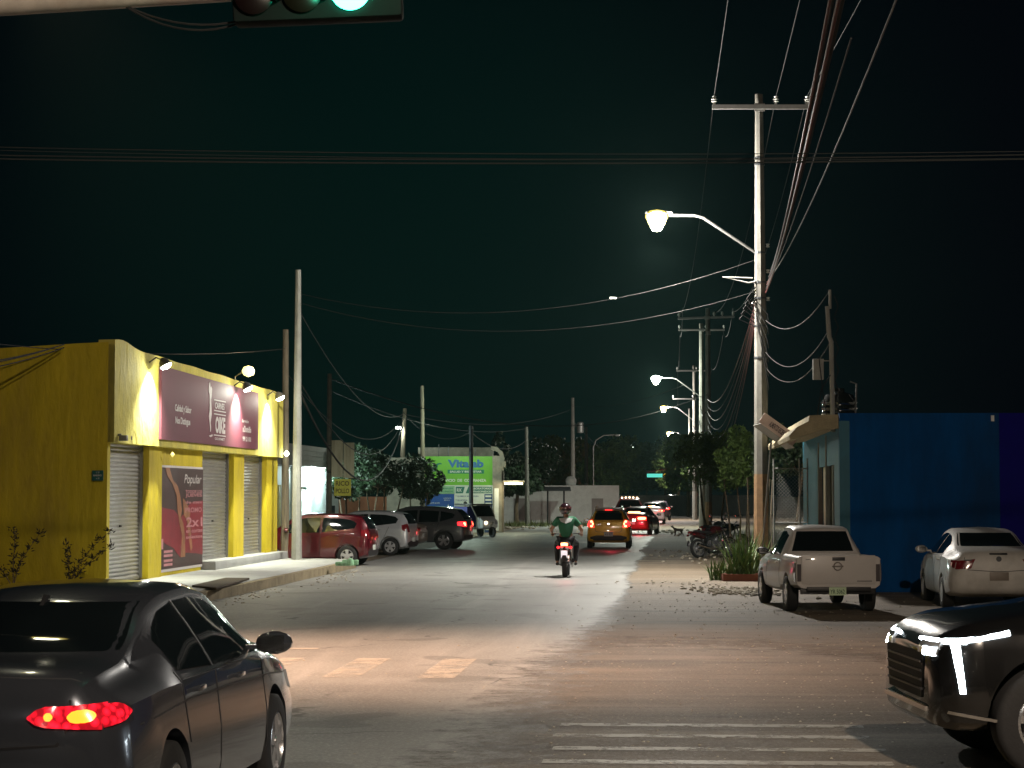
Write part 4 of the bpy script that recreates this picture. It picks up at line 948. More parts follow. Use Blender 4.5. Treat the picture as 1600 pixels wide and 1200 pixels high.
# ---------------------------------------------------------------- left row behind the shop
X2 = lambda Y: -17.25 + .0796 * Y
ua = math.atan2(1, .0796)
st = thing('shop_building', (X2(64), 64, 0), ua, 'low grey shop behind the poles with a lit white entrance', 'building')
M['greyfac'] = mat('grey_facade', (.30, .27, .26), .85, var=.12, vs=1)
M['palefac'] = mat('pale_facade', (.66, .74, .72), .7, var=.06)
LT = 38
mb = MB(); mb.bb(0, LT - 14.5, 0, .3, 0, 3.0); mb.bb(0, LT - .6, -.55, .3, 3.25, 4.2)
for k in range(4): mb.bb(0, LT - .6, -.58, -.55, 3.3 + k * .22, 3.48 + k * .22)
mb.bb(0, .3, .3, 12, 0, 4.1); mb.bb(LT - .3, LT, .3, 12, 0, 4.1); mb.bb(.3, LT - .3, .3, 12, 4.0, 4.15)
mb.build('wall', M['greyfac'], st)
mb = MB(); mb.bb(LT - 14.5, LT - 9.0, 0, .28, 0, 3.22); mb.bb(LT - 5.3, LT - .05, 0, .28, 0, 3.22); mb.bb(LT - 9, LT - 5.3, 0, .28, 2.35, 3.22)
mb.bb(LT - 9.3, LT - 9, -.10, 0, 0, 3.2); mb.bb(LT - 5.3, LT - 5.0, -.1, 0, 0, 3.2); mb.bb(LT - .5, LT, -.1, 0, 0, 3.22)
mb.build('entrance_wall', M['palefac'], st)
mb = MB(); mb.bb(LT - 9, LT - 5.3, .12, .2, 0, 2.35); mb.build('door', M['palefac'], st)
mb = MB(); mb.bb(LT - 12.9, LT - 12.3, -.03, 0, 0, 2.4); mb.build('yellow_strip', M['yellow'], st)
mb = MB(); put_text(mb, 'ABARROTES', (LT - 9.4, -.0, 2.62), rt, up, w=4.6, h=.40, bold=.02); mb.build('lettering', mat('faded_yellow', (.6, .52, .12), .7), st)
mb = MB(); mb.path([(LT - 7.3, -.3, 3.12), (LT - 3.0, -.3, 3.12)], .05, 8); mb.build('tube_lamp', M['led_white'], st, True)
light('tube_light', (LT - 6.5, -.45, 2.95), 1300, (.75, 1, .97), r=.1, parent=st); light('tube_light', (LT - 2.6, -.45, 2.95), 1000, (.75, 1, .97), r=.3, parent=st)
# hanging signboards on the pole
q = W(536, 772, 84.6)
t = thing('hanging_signboard', (q.x, q.y, 0), 0, 'weathered blank signboard over a smaller yellow one, fixed to a pole', 'sign')
M['weather'] = mat('weathered_board', (.40, .38, .28), .85, var=.2, vs=2, stain=(.18, .16, .1), st_amt=.8, stretch=(3, 1, .4))
mb = MB(); mb.bb(-.48, -.015, -.04, 0, 2.70, 4.22); mb.bb(.015, .46, -.04, 0, 2.66, 4.12); mb.build('board', M['weather'], t)
mb = MB(); mb.bb(-.36, .33, -.05, -.01, 1.93, 2.62); ob = mb.build('yellow_board', mat('yellow_board', (.5, .48, .08), .8), t)
mb = MB(); put_text(mb, 'RICO', (-.30, -.05, 2.34), rt, up, w=.56, h=.2, bold=.03); put_text(mb, 'POLLO', (-.30, -.05, 2.03), rt, up, w=.56, h=.2, bold=.03)
mb.v = [(v[0], -.056, v[2]) for v in mb.v]; mb.build('lettering', mat('brown_ink', (.10, .08, .02), .8), ob)
mb = MB(); mb.path([(-.7, .1, 4.0), (.4, .05, 4.0)], .025, 6); mb.build('bracket', M['darksteel'], t, True); mb = MB(); mb.path([(-.7, .1, 2.9), (.4, .05, 2.9)], .025, 6); mb.build('bracket', M['darksteel'], t, True)
light('sign_fill', W(532, 700, 82.2) + Vector((0, 0, -1.6)), 45, (.95, 1, .8), r=.2)  # fill light without a fixture, added to brighten the hanging boards
# orange wall behind the round trees
t = thing('boundary_wall', (-11, 116, 0), 0, 'low orange wall behind the dark round trees', 'wall')
mb = MB(); mb.bb(1.2, 6.0, 0, .2, 0, 1.85); mb.build('wall_panel', mat('orange_plaster', (.42, .17, .09), .85), t)
mb = MB(); mb.bb(.25, 1.2, -.05, .25, 0, 2.1); mb.build('gate_pier', M['white'], t)
mb = MB(); mb.bb(.45, 1.0, -.07, -.052, .2, 1.35); mb.build('dark_door', M['black'], t)
# ---------------------------------------------------------------- building with the green sign
q = W(664, 772, 107); BX = q.x
gb = thing('shop_building', (BX - 2, 107, 0), 0, 'low concrete shop whose front wall carries the green laboratory sign', 'building')
M['rawcon'] = mat('raw_concrete', (.26, .24, .20), .9, var=.3, vs=2, bump=.01, stain=(.12, .11, .09), st_amt=.6)
mb = MB(); mb.bb(0, 5.55, .06, .3, 0, 3.9); mb.bb(5.55, 6.0, -.05, .5, 0, 2.45); mb.bb(5.3, 6.1, .3, 9, 0, 3.2); mb.bb(5.52, 6.0, -.1, .5, 2.45, 4.0)
mb.bb(1.5, 5.5, 3, 9, 3.9, 4.5); mb.build('wall', M['rawcon'], gb)
mb = MB(); pr = [(5.45, 4.5), (5.75, 4.45), (6.05, 4.2), (6.15, 3.9), (6.1, 3.2), (5.9, 3.3), (5.95, 3.9), (5.8, 4.2), (5.45, 4.3)]; mb.wprism(pr, -.12, .6); mb.box((6.12, -.2, 3.55), (.2, .1, .3)); mb.build('curved_parapet', M['rawcon'], gb)
mb = MB(); mb.bb(5.62, 5.85, -.07, -.05, .1, 2.3); mb.build('column_paint', M['white'], gb)
mb = MB(); mb.bb(6.05, 7.2, -.6, .4, 2.62, 2.70); mb.build('canopy', M['rawcon'], gb)
mb = MB(); mb.bb(6.15, 7.1, -.62, -.2, 2.50, 2.60); mb.build('canopy_lamp', mat('canopy_lamp', (.8, .7, .4), .4, emit=(1, .85, .45), es=6), gb)
light('canopy_light', (6.6, -.8, 2.4), 70, (1, .85, .5), r=.2, parent=gb)
for i, x in enumerate((2.7, 3.2, 4.6)):
    mb = MB(); mb.path([(x, .2, 3.9), (x + .02, .2, 4.6 - .1 * i)], .02, 5); mb.build('rebar', M['darksteel'], gb)
ws = thing('wall_sign', (BX, 107, 0), 0, 'large green and white laboratory advertisement covering the shop wall', 'sign')
lim = mat('lime_green', (.12, .38, .02), .5, var=.05); dg = mat('deep_green', (.0, .16, .08), .5); blu = mat('royal_blue', (.01, .07, .30), .5); wh = mat('sign_white', (.55, .60, .55), .55, var=.05)
navy = mat('navy_text', (.01, .05, .16), .5); teal = mat('teal_blue_text', (.0, .10, .28), .5); mint = mat('mint_green', (.22, .42, .25), .5)
z0 = 2.42
mb = MB(); mb.bb(0, 3.55, .02, .055, z0, 3.97); mb.build('header_panel', lim, ws)
mb = MB(); mb.bb(0, 1.55, .02, .055, 2.02, z0 - .0); mb.build('side_panel', mint, ws)
mb = MB(); mb.bb(1.55, 3.55, .022, .055, 2.0, z0 - .01); mb.build('middle_panel', wh, ws)
mb = MB(); mb.bb(0, 1.53, .02, .055, .0, 2.0); mb.build('blue_panel', blu, ws)
mb = MB(); mb.bb(1.53, 3.10, .02, .055, .0, 2.0); mb.bb(3.52, 3.60, .0, .06, 0, z0); mb.build('price_list', wh, ws)
mb = MB(); mb.bb(3.10, 3.52, .02, .055, .0, 2.0); mb.build('blue_column', navy, ws)
mb = MB(); put_text(mb, 'Vitalab', (1.18, .02, 3.38), rt, up, w=1.88, h=.42, bold=.05); mb.build('lettering', teal, ws)
mb = MB(); mb.bb(1.18, 3.08, .008, .018, 3.07, 3.27); bar = mb.build('tagline_bar', dg, ws)
mb = MB(); put_text(mb, 'SALUD Y BIENESTAR', (1.30, .008, 3.12), rt, up, w=1.66, h=.10, bold=.03); mb.build('lettering', wh, bar)
mb = MB(); put_text(mb, 'SERVICIO  DE  CONFIANZA', (.75, .02, 2.64), rt, up, w=2.45, h=.15, bold=.04); mb.bb(0, 3.55, .01, .02, 2.42, 2.46); mb.build('lettering', wh, ws)
mb = MB()
for sgn, ox, oz in ((1, .38, 3.22), (-1, .56, 3.40)):
    pts = [(.0, .0), (.12, -.04), (.22, .02), (.24, .14), (.32, .22), (.18, .20), (.10, .12), (.04, .10)] if sgn > 0 else [(.0, .0), (-.10, -.06), (-.02, .10), (.08, .20), (.26, .24), (.34, .16), (.16, .14), (.08, .04)]
    mb.wprism([(ox + x, oz + z) for x, z in pts], .012, .019)
mb.build('emblem', dg, ws)
mb = MB(); mb.add([(1.60, .018, 2.04), (1.98, .018, 2.04), (2.08, .018, 2.38), (1.60, .018, 2.38)], [(0, 1, 2, 3)]); mb.add([(2.12, .018, 2.04), (3.48, .018, 2.04), (3.48, .018, 2.38), (2.26, .018, 2.38)], [(0, 1, 2, 3)]); mb.build('dark_box', mat('box_green', (.02, .14, .11), .5), ws)
mb = MB(); put_text(mb, 'RX', (1.66, .016, 2.12), rt, up, w=.26, h=.18, bold=.04); put_text(mb, 'LABORATORIO', (2.36, .016, 2.24), rt, up, w=1.08, h=.10, bold=.03); put_text(mb, 'ULTRASONIDOS', (2.30, .016, 2.08), rt, up, w=1.14, h=.10, bold=.03); mb.build('lettering', wh, ws)
mb = MB(); put_text(mb, 'ANÁLISIS', (.9, .018, 2.26), rt, up, w=.56, h=.09, bold=.02); put_text(mb, 'CLÍNICOS', (.9, .018, 2.10), rt, up, w=.56, h=.09, bold=.02); mb.build('lettering', dg, ws)
mb = MB()
for k, s_ in enumerate(('* QUIMICA SANGUINEA', '* GLUCOSA', '* PERFIL LIPIDICO', '* EXAMEN DE ORINA', '* PRUEBA EMBARAZO', '* ANTIGENO', '* GRUPO SANGUINEO', '* COLESTEROL', '* TRIGLICERIDOS')):
    put_text(mb, s_, (1.60, .02, 1.84 - k * .205), rt, up, w=(1.2, .62, .9, 1.1, 1.15, .8, 1.25, .85, 1.0)[k], h=.09, bold=.02)
mb.build('lettering', navy, ws)
mb = MB()
for k in range(10): mb.bb(3.15, 3.47, .008, .018, 1.84 - k * .19, 1.93 - k * .19)
mb.build('price_tags', wh, ws)
mb = MB(); put_text(mb, 'CONSULTA', (.95, .02, 1.76), rt, up, w=.42, h=.05); put_text(mb, 'MEDICA', (1.0, .02, 1.66), rt, up, w=.3, h=.05); put_text(mb, 'Citas al 999 200 4040', (.15, .02, 1.50), rt, up, w=.62, h=.07)
mb.wprism([(1.12, .9), (1.36, .9), (1.34, 1.15), (1.26, 1.38), (1.22, 1.48), (1.18, 1.38), (1.14, 1.15)], .006, .018); mb.build('lettering', wh, ws)
light('sign_fill', W(720, 700, 102.5) + Vector((0, 0, 1.2)), 800, (.8, 1, .8), r=.3)  # added fill light brightening the wall sign, no lamp modelled
# ---------------------------------------------------------------- walls further on
t = thing('house', (W(780, 772, 142).x, 142, 0), 0, 'low whitewashed house beyond the verge with a round water tank on its roof', 'house')
mb = MB(); mb.bb(0, 8.3, 0, 5, 0, 2.35); mb.bb(3.1, 8.3, -.02, 4, 2.35, 2.6); mb.build('wall', M['white'], t)
for x in (1.0, 6.4):
    mb = MB(); mb.bb(x, x + .8, -.04, -.02, .1, 1.7); mb.build('door', M['greyfac'], t)
mb = MB(); mb.lathe([(0.001, 2.6), (.35, 2.62), (.38, 3.0), (.25, 3.2), (0.001, 3.25)], (5.0, 1, 0), n=16); mb.build('roof_tank', M['white'], t, True)
t = thing('shelter', (W(856, 772, 138).x, 138, 0), 0, 'dark bus shelter frame in front of the whitewashed house', 'shelter')
mb = MB()
for x in (0, 1.1): mb.path([(x, 0, 0), (x, 0, 2.25)], .05, 6); mb.path([(x, 1.2, 0), (x, 1.2, 2.4)], .05, 6)
mb.build('post', M['darksteel'], t); mb = MB(); mb.box((.6, .5, 2.35), (1.9, 1.9, .07), mtx=Matrix.Rotation(.12, 3, 'X')); mb.build('roof', M['darksteel'], t)
t = thing('boundary_wall', (W(900, 772, 185).x, 185, 0), .75, 'long pale wall receding along the far left side of the street', 'wall')
mb = MB(); mb.bb(0, 28, 0, .2, 0, 1.9); mb.build('wall_panel', M['white'], t)
for i, (px, Y, h) in enumerate(((907, 170, 1.9), (913, 176, 1.8), (923, 180, 1.9), (942, 196, 2.2), (951, 210, 1.9))):
    q = gp(px, Y); mb = MB(); mb.path([(0, 0, 0), (.02, 0, h)], [.16, .13], 10); o = mb.build('bollard_post', M['pole_white'], None, True); o.location = q
    tag(o, ('first', 'second', 'third', 'fourth', 'fifth')[i] + ' white painted post from the left, along the far left roadside', 'post', 'white painted roadside posts')
# ---------------------------------------------------------------- blue building on the right
NB = Vector((6.72, 42, 0)); bb_ = thing('shop_building', NB, -.02, 'dark blue single-storey building with a concrete canopy over its serving window', 'building')
M['blue'] = mat('blue_paint', (.0, .058, .21), .8, spec=.1, var=.25, vs=1.0, bump=.01, bs=8, stain=(.006, .035, .11), st_amt=.8, stretch=(1.5, 1, .4))
M['navy'] = mat('navy_paint', (.006, .002, .17), .8, spec=.1, var=.12)
M['teal'] = mat('teal_paint', (.004, .11, .17), .6, var=.12)
mb = MB(); mb.bb(0, 3.25, 0, .2, -.0, 3.66); mb.bb(3.25, 14, .02, .2, 0, 3.64); mb.build('wall', M['blue'], bb_)
mb = MB(); mb.bb(3.26, 14.0, -.004, .019, 0, 3.66); mb.build('navy_wall', M['navy'], bb_)
sd = RA - .0 + .02
q_ = Matrix.Rotation(-RA + .02, 3, 'Z')
def sidebox(mb, y0, y1, x0, x1, z0, z1): # along the side that runs up the street
    mb.box(q_ @ Vector(((x0 + x1) / 2, (y0 + y1) / 2, 0)) + Vector((0, 0, (z0 + z1) / 2)), (x1 - x0, y1 - y0, z1 - z0), mtx=q_)
mb = MB(); sidebox(mb, .0, 1.4, -.01, .2, 0, 3.5); sidebox(mb, 1.4, 6.0, -.01, .2, 0, 1.25); sidebox(mb, 1.4, 6.0, -.01, .2, 2.62, 3.5); sidebox(mb, 6, 12, -.01, .2, 0, 3.5); mb.build('side_wall', M['teal'], bb_)
mb = MB(); sidebox(mb, 1.5, 3.6, .12, .16, 1.25, 2.62); mb.build('window_glass', M['glass'], bb_)
mb = MB(); sidebox(mb, 3.6, 5.6, .06, .12, 1.25, 2.62); mb.build('window_panel', mat('cream_panel', (.6, .56, .40), .6), bb_)
mb = MB(); sidebox(mb, 1.6, 1.75, -.03, .05, 1.2, 2.62); sidebox(mb, 3.5, 3.62, -.04, .06, .4, 3.3); sidebox(mb, 5.9, 6.0, -.04, .06, 1.0, 3.2); mb.build('window_bar', M['pole_white'], bb_)
mb = MB(); sidebox(mb, 1.2, 6.2, -.38, -.01, 1.12, 1.2); mb.build('counter', M['rawcon'], bb_)
mb = MB(); sidebox(mb, 3.7, 6.1, -.40, -.385, 1.06, 1.26); mb.build('counter_front', mat('pink_sign', (.5, .10, .12), .5, emit=(1, .12, .15), es=.35), bb_)
mb = MB(); sidebox(mb, 1.4, 12, .0, 9, 3.3, 3.42); mb.build('roof', M['rawcon'], bb_)
M['cream'] = mat('cream_concrete', (.30, .26, .16), .85, var=.25, vs=3, bump=.01)
mb = MB(); mb.wprism([(-.60, 3.62), (.02, 3.64), (.02, 3.36), (-.30, 3.33), (-.60, 3.24), (-1.0, 3.12), (-1.02, 3.2), (-.86, 3.38), (-.62, 3.5)], .15, 11.5)
mb.v = [tuple(q_ @ Vector((v[0], v[1], 0)) + Vector((0, 0, v[2]))) for v in mb.v]; mb.build('canopy', M['cream'], bb_)
mb = MB(); q = Vector((1.5, .5, 3.64)); mb.box((3.12, -.03, 3.55), (.06, .04, .12)); mb.build('wall_fitting', M['white'], bb_)
# roof tank
t = thing('water_tank', NB + Vector((.35, 2.2, 3.42)), 0, 'shiny black ribbed water tank on the blue building roof', 'tank')
mb = MB(); pf = [(0.001, 0), (.36, 0)]
for k in range(5): pf += [(.37, .03 + k * .12), (.39, .07 + k * .12), (.37, .11 + k * .12)]
pf += [(.30, .72), (.12, .78), (.11, .86), (0.001, .87)]
mb.lathe(pf, n=28); mb.build('tank_shell', mat('tank_black', (.012, .014, .014), .18, coat=.5), t, True)
mb = MB(); mb.path([(.3, -.2, 0), (.34, -.22, .95), (.2, -.2, 1.0)], .02, 6); mb.build('pipe', M['steel'], t, True)
# service mast with meter box on the roof edge
t = thing('service_mast', NB + Vector((.02, 1.0, 3.3)), 0, 'thin pale service mast with wiring rising from the blue building roof', 'mast')
mb = MB(); mb.path([(0, 0, 0), (-.02, 0, 1.9), (-.06, 0, 2.0), (-.1, 0, 2.65)], [.05, .05, .05, .045], 8); mb.path([(-.04, 0, 2.6), (-.04, 0, 3.0)], .03, 6); mb.build('mast_shaft', M['pole_white'], t, True)
mb = MB()
for k in range(6): mb.path([(0.05, -.05, .2 + .45 * k), (.12, -.08, .4 + .45 * k), (.04, -.06, .62 + .45 * k)], .012, 5)
mb.path([(-.05, -.05, 1.2), (-.25, -.1, .9), (-.35, -.1, .3), (-.45, -.1, 0)], .012, 5); mb.path([(-.3, -.1, 1.6), (-.22, -.12, .8), (-.1, -.1, .1)], .01, 5)
mb.build('service_wiring', M['cable'], t, True)
mb = MB(); mb.box((-.30, 0, 1.32), (.22, .12, .44)); mb.path([(-.3, 0, 1.5), (-.0, 0, 1.5)], .015, 5); mb.build('meter_box', M['pole_white'], t, bevel=.01)
cab(t.location + Vector((-.04, 0, 3.0)), P1 + Vector((.1, 0, 6.4)), .5, .010, 'upper faint service cable from the roof mast to the tall pole')
cab(t.location + Vector((-.04, 0, 2.2)), P1 + Vector((.1, 0, 5.6)), .6, .010, 'middle faint service cable from the roof mast to the tall pole')
cab(t.location + Vector((-.04, 0, 1.9)), P1 + Vector((.1, 0, 5.2)), .6, .008, 'lower faint service cable from the roof mast to the tall pole')
# tilted food-stall awning with its board
a = W(1190, 652, 47.5); b = W(1243, 690, 47.5); mid = (a + b) / 2; ang = math.atan2(b.z - a.z, b.x - a.x); ln = (b - a).length
t = thing('stall_awning', (mid.x, mid.y, 0), 0, 'tilted grey stall awning with a pinkish lettered board on a slanting prop', 'awning')
q_t = Matrix.Rotation(-ang, 3, 'Y')
mb = MB(); mb.box((0, -.02, mid.z), (ln, .05, .26), mtx=q_t); o = mb.build('board', mat('pink_board', (.48, .38, .36), .7, var=.08), t)
mb = MB(); put_text(mb, 'ALIMENTOS RECIEN HECHOS', Vector((0, -.047, mid.z)) + q_t @ Vector((-ln * .26, 0, -.07)), q_t @ Vector((1, 0, 0)), q_t @ Vector((0, 0, 1)), w=ln * .62, h=.13, bold=.03, off=.004); mb.build('lettering', mat('dark_print', (.05, .04, .05), .7), o)
mb = MB(); mb.box(Vector((-.02, .75, mid.z - .14)), (ln, 1.5, .02), mtx=q_t); mb.build('sheet', M['steel'], t)
mb = MB(); mb.path([(-.12, .4, mid.z - .25), (-.42, .3, 0)], .022, 8); mb.path([(.62, 1.0, mid.z - .65), (.62, 1.0, 0)], .022, 8); mb.build('prop', M['steel'], t, True)
# chain-link gate between the pole and the building
g0 = W(1209, 772, 52); t = thing('chain_link_gate', (g0.x, g0.y, 0), .0, 'dark chain-link gate between the tall pole and the blue building', 'gate')
mb = MB(); GW = .86
for z in (.05, 1.28, 2.65): mb.path([(0, 0, z), (GW, 0, z)], .02, 6)
for x in (0, GW): mb.path([(x, 0, 0), (x, 0, 2.9)], .025, 6)
mb.build('frame', M['steel'], t, True)
mb = MB(); s = .09; k = -2.7
while k < GW:
    for sgn in (1, -1):
        pts = []
        x0, z0_ = (k, .05) if sgn > 0 else (k + 2.6, .05)
        x1, z1_ = x0 + sgn * 2.6, 2.65
        def cl(x): return (x - x0) / (x1 - x0)
        t0, t1 = sorted((cl(0), cl(GW))); t0 = max(0, t0); t1 = min(1, t1)
        if t1 > t0: mb.path([(x0 + (x1 - x0) * t0, 0, z0_ + 2.6 * t0), (x0 + (x1 - x0) * t1, 0, z0_ + 2.6 * t1)], .004, 3, False)
    k += s
mb.build('wire_mesh', M['steel'], t)
# ---------------------------------------------------------------- trees and plants
def leaves(center, rad, n, size, rng, clumps=26, shell=.55):
    cs = []
    while len(cs) < clumps:
        v = rng.normal(size=3); v /= np.linalg.norm(v); r = rng.uniform(.35, 1.0) ** .6
        cs.append(v * r * .82)
    cs = np.array(cs); sz = rng.uniform(.16, .42, clumps); pr = sz ** 2 / (sz ** 2).sum()
    k = rng.choice(clumps, n, p=pr); v = rng.normal(size=(n, 3)); v /= np.linalg.norm(v, axis=1)[:, None]
    p = cs[k] + v * (sz[k] * rng.uniform(.3, 1, n) ** .5)[:, None]
    p = p * np.array(rad) + np.array(center)
    a = rng.normal(size=(n, 3)); a /= np.linalg.norm(a, axis=1)[:, None]; b = np.cross(a, rng.normal(size=(n, 3))); b /= np.linalg.norm(b, axis=1)[:, None]
    s = size * rng.uniform(.6, 1.3, n)[:, None]
    v0 = p - a * s; v1 = p + b * s * .45; v2 = p + a * s; v3 = p - b * s * .45
    return np.stack([v0, v1, v2, v3], 1).reshape(-1, 3), cs * np.array(rad) + np.array(center)
def tree(name, loc, h, rad, n, size, m, label, trunks=1, seed=1, tr=.09, group=None, crown_z=None, spread=.5, cat='tree', clumps=26):
    rng = np.random.default_rng(seed); root = thing(name, loc, 0, label, cat, group)
    cz = crown_z if crown_z else h - rad[2]
    vs, cs = leaves((0, 0, cz), rad, n, size, rng, clumps)
    me = bpy.data.meshes.new('crown'); me.from_pydata(vs.tolist(), [], [(4 * i, 4 * i + 1, 4 * i + 2, 4 * i + 3) for i in range(n)])
    link('crown', me, m, root, False)
    mb = MB()
    for k in range(trunks):
        bx = (k - (trunks - 1) / 2) * spread
        fx = bx * 1.9 + rng.uniform(-.3, .3) * spread; f = Vector((fx, rng.uniform(-.3, .3), cz - rad[2] * .55))
        o = Vector((bx, 0, 0)); md = o.lerp(f, .5) + Vector((rng.uniform(-.12, .12), rng.uniform(-.1, .1), 0))
        mb.path([o, md, f], [tr, tr * .8, tr * .6], 8)
        near = sorted(cs.tolist(), key=lambda c: (Vector(c) - f).length)[:7 if trunks > 1 else 14]
        for c in near:
            c = Vector(c); mb.path([f, f.lerp(c, .5) + Vector((0, 0, .1)), c], [tr * .5, tr * .3, tr * .1], 5)
    mb.build('trunk', M['bark'], root, True)
    return root
def tp(px, Y): q = W(px, 772, Y); return (q.x, q.y, 0)
DT = 'dark round trees beside the parked cars'
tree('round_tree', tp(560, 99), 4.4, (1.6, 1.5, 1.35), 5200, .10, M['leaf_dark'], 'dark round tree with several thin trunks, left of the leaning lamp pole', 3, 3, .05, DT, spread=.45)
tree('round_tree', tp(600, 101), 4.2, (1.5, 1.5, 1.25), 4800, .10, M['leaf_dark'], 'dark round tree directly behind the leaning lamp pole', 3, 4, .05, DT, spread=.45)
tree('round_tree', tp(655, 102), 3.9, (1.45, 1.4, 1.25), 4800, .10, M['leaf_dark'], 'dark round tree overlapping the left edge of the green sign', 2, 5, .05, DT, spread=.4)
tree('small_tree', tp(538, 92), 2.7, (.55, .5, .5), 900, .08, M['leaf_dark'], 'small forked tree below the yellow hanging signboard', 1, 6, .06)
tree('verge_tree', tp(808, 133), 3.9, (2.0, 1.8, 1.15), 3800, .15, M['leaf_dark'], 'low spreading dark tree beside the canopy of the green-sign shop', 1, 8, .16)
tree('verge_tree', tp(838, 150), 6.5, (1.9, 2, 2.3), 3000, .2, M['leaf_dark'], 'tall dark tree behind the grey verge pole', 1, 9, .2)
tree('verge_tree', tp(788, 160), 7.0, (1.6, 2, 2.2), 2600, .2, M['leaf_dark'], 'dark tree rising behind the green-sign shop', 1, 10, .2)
for i, (px, Y, h, rx, lb) in enumerate(((870, 205, 9.0, 3.4, 'dim broad tree behind the pole with the transformer'), (958, 250, 9.5, 4.0, 'dim olive tree just left of the lit street-name sign'), (985, 300, 11, 4.2, 'dim olive tree behind the lit street-name sign'),
                                    (925, 270, 9.5, 3.6, 'dim tree behind the curved-arm lamp post'), (1060, 235, 9.2, 3.0, 'olive tree over the road right of the street-name sign'), (1040, 330, 12, 4.5, 'dark tree closing the end of the street'),
                                    (1075, 185, 8.2, 2.4, 'olive tree behind the far right-hand poles'), (1010, 420, 13, 6.5, 'faintest tree at the very end of the street'))):
    tree('street_tree', tp(px, Y), h, (rx, rx, h * .40), 3600, .22 + Y * .0003, M['leaf'], lb, 1, 20 + i, .22, 'dim trees lining the far street', crown_z=h * .58)
tree('feathery_tree', tp(1118, 82), 4.75, (1.75, 1.6, 1.35), 9500, .075, M['leaf'], 'feathery green tree over the parked motorcycles behind the tall pole', 2, 31, .06, None, spread=.5, clumps=40)
tree('feathery_tree', tp(1160, 66), 4.2, (1.05, 1.1, 1.15), 6000, .065, M['leaf'], 'green tree with thin forked trunks just left of the tall pole', 4, 32, .035, None, spread=.22, clumps=30)
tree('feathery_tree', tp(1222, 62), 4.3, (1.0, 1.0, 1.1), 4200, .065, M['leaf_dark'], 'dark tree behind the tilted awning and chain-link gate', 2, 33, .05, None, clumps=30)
# spiky plant in a brick planter
def spiky(name, loc, n, ln, label, seed, m=None, wd=.02, cat='plant', col=None, curve=.25):
    rng = np.random.default_rng(seed); mb = MB(); root = thing(name, loc, 0, label, cat)
    for k in range(n):
        a = rng.uniform(0, 2 * PI); t = rng.uniform(.05, .75); l = ln * rng.uniform(.6, 1.1); o = Vector((rng.uniform(-.25, .25), rng.uniform(-.12, .12), 0))
        d = Vector((math.cos(a) * math.sin(t), math.sin(a) * math.sin(t), math.cos(t))); s = Vector((-math.sin(a), math.cos(a), 0)) * wd
        c = o + d * l * .5; e_ = o + d * l - Vector((0, 0, curve * l * t))
        mb.add([o - s, o + s, c + s, c - s, e_], [(0, 1, 2, 3), (3, 2, 4)])
    mb.build('leaves', m or M['leaf'], root); return root
pq = G(1160, 908)
pl = thing('planter', pq, 0, 'low brick planter box at the verge beside the white pickup', 'planter')
mb = MB(); mb.bb(-.45, .62, -.06, .03, 0, .16); mb.bb(-.45, .62, .55, .65, 0, .16); mb.bb(-.45, -.36, .03, .55, 0, .16); mb.bb(.53, .62, .03, .55, 0, .16); mb.build('brick_edge', mat('brick', (.20, .07, .04), .9, var=.3), pl)
mb = MB(); mb.bb(-.36, .53, .03, .55, 0, .12); mb.build('soil', M['bark'], pl)
spiky('spiky_plant', pq + Vector((.05, .3, .12)), 90, 1.35, 'spiky green plant growing in the brick planter', 3)
spiky('spiky_plant', pq + Vector((-.45, .5, 0)), 60, .6, 'short leafy tuft at the left foot of the spiky plant', 4)
spiky('spiky_plant', pq + Vector((.5, .9, 0)), 70, 1.2, 'spiky green plant just behind the planter, touching the pickup', 5)
for i, (px, Y) in enumerate(((1172, 50), (1182, 56), (1200, 54.5), (1206, 58))):
    q = gp(px, Y); mb = MB(); mb.path([(0, 0, 0), (rnd(-.1, .1), 0, 1.2), (rnd(-.15, .15), 0, 2.4)], [.03, .025, .018], 6); o = mb.build('fence_stake', M['wood'], None, True); o.location = q
    tag(o, ('first', 'second', 'third', 'fourth')[i] + ' thin upright stake from the left around the foot of the tall pole', 'stake', 'stakes near the tall pole')
# dark twiggy shrubs in front of the yellow side wall
def twig(loc, label, seed, sc_=1):
    rng = np.random.default_rng(seed); root = thing('shrub', loc, 0, label, 'shrub'); st_ = MB(); lf = MB()
    for k in range(3):
        a = rng.uniform(-.9, .9); l = rng.uniform(.7, 1.15) * sc_; p = [Vector((0, 0, 0))]
        for i in range(8):
            t = (i + 1) / 8; p.append(Vector((math.sin(a * t * 1.2) * l * t, rng.uniform(-.03, .03), l * t)))
        st_.path(p, [.012 * (1 - .08 * i) for i in range(9)], 5)
        for i in range(3, 9):
            for s in range(16):
                d = Vector(rng.normal(size=3)).normalized(); d.z = abs(d.z); q = p[i] + Vector(rng.normal(size=3)) * .03; u = d.cross(Vector((0, 1, .3))).normalized() * .011
                lf.add([q, q + d * .04 + u, q + d * .09 * rng.uniform(.6, 1.3), q + d * .04 - u], [(0, 1, 2, 3)])
    st_.build('stem', M['bark'], root, True); lf.build('leaves', mat('dry_leaf', (.03, .025, .012), .8, var=.4), root)
twig(W(20, 912, 36) * 1, 'dark dry shrub at the left edge against the yellow side wall', 1, 1.0)
twig(W(108, 912, 36) * 1, 'dark dry shrub with two upright sprays in front of the yellow side wall', 5, 1.05)
for o in [o for o in C.objects if o.name.startswith('shrub')]: o.location.z = .22
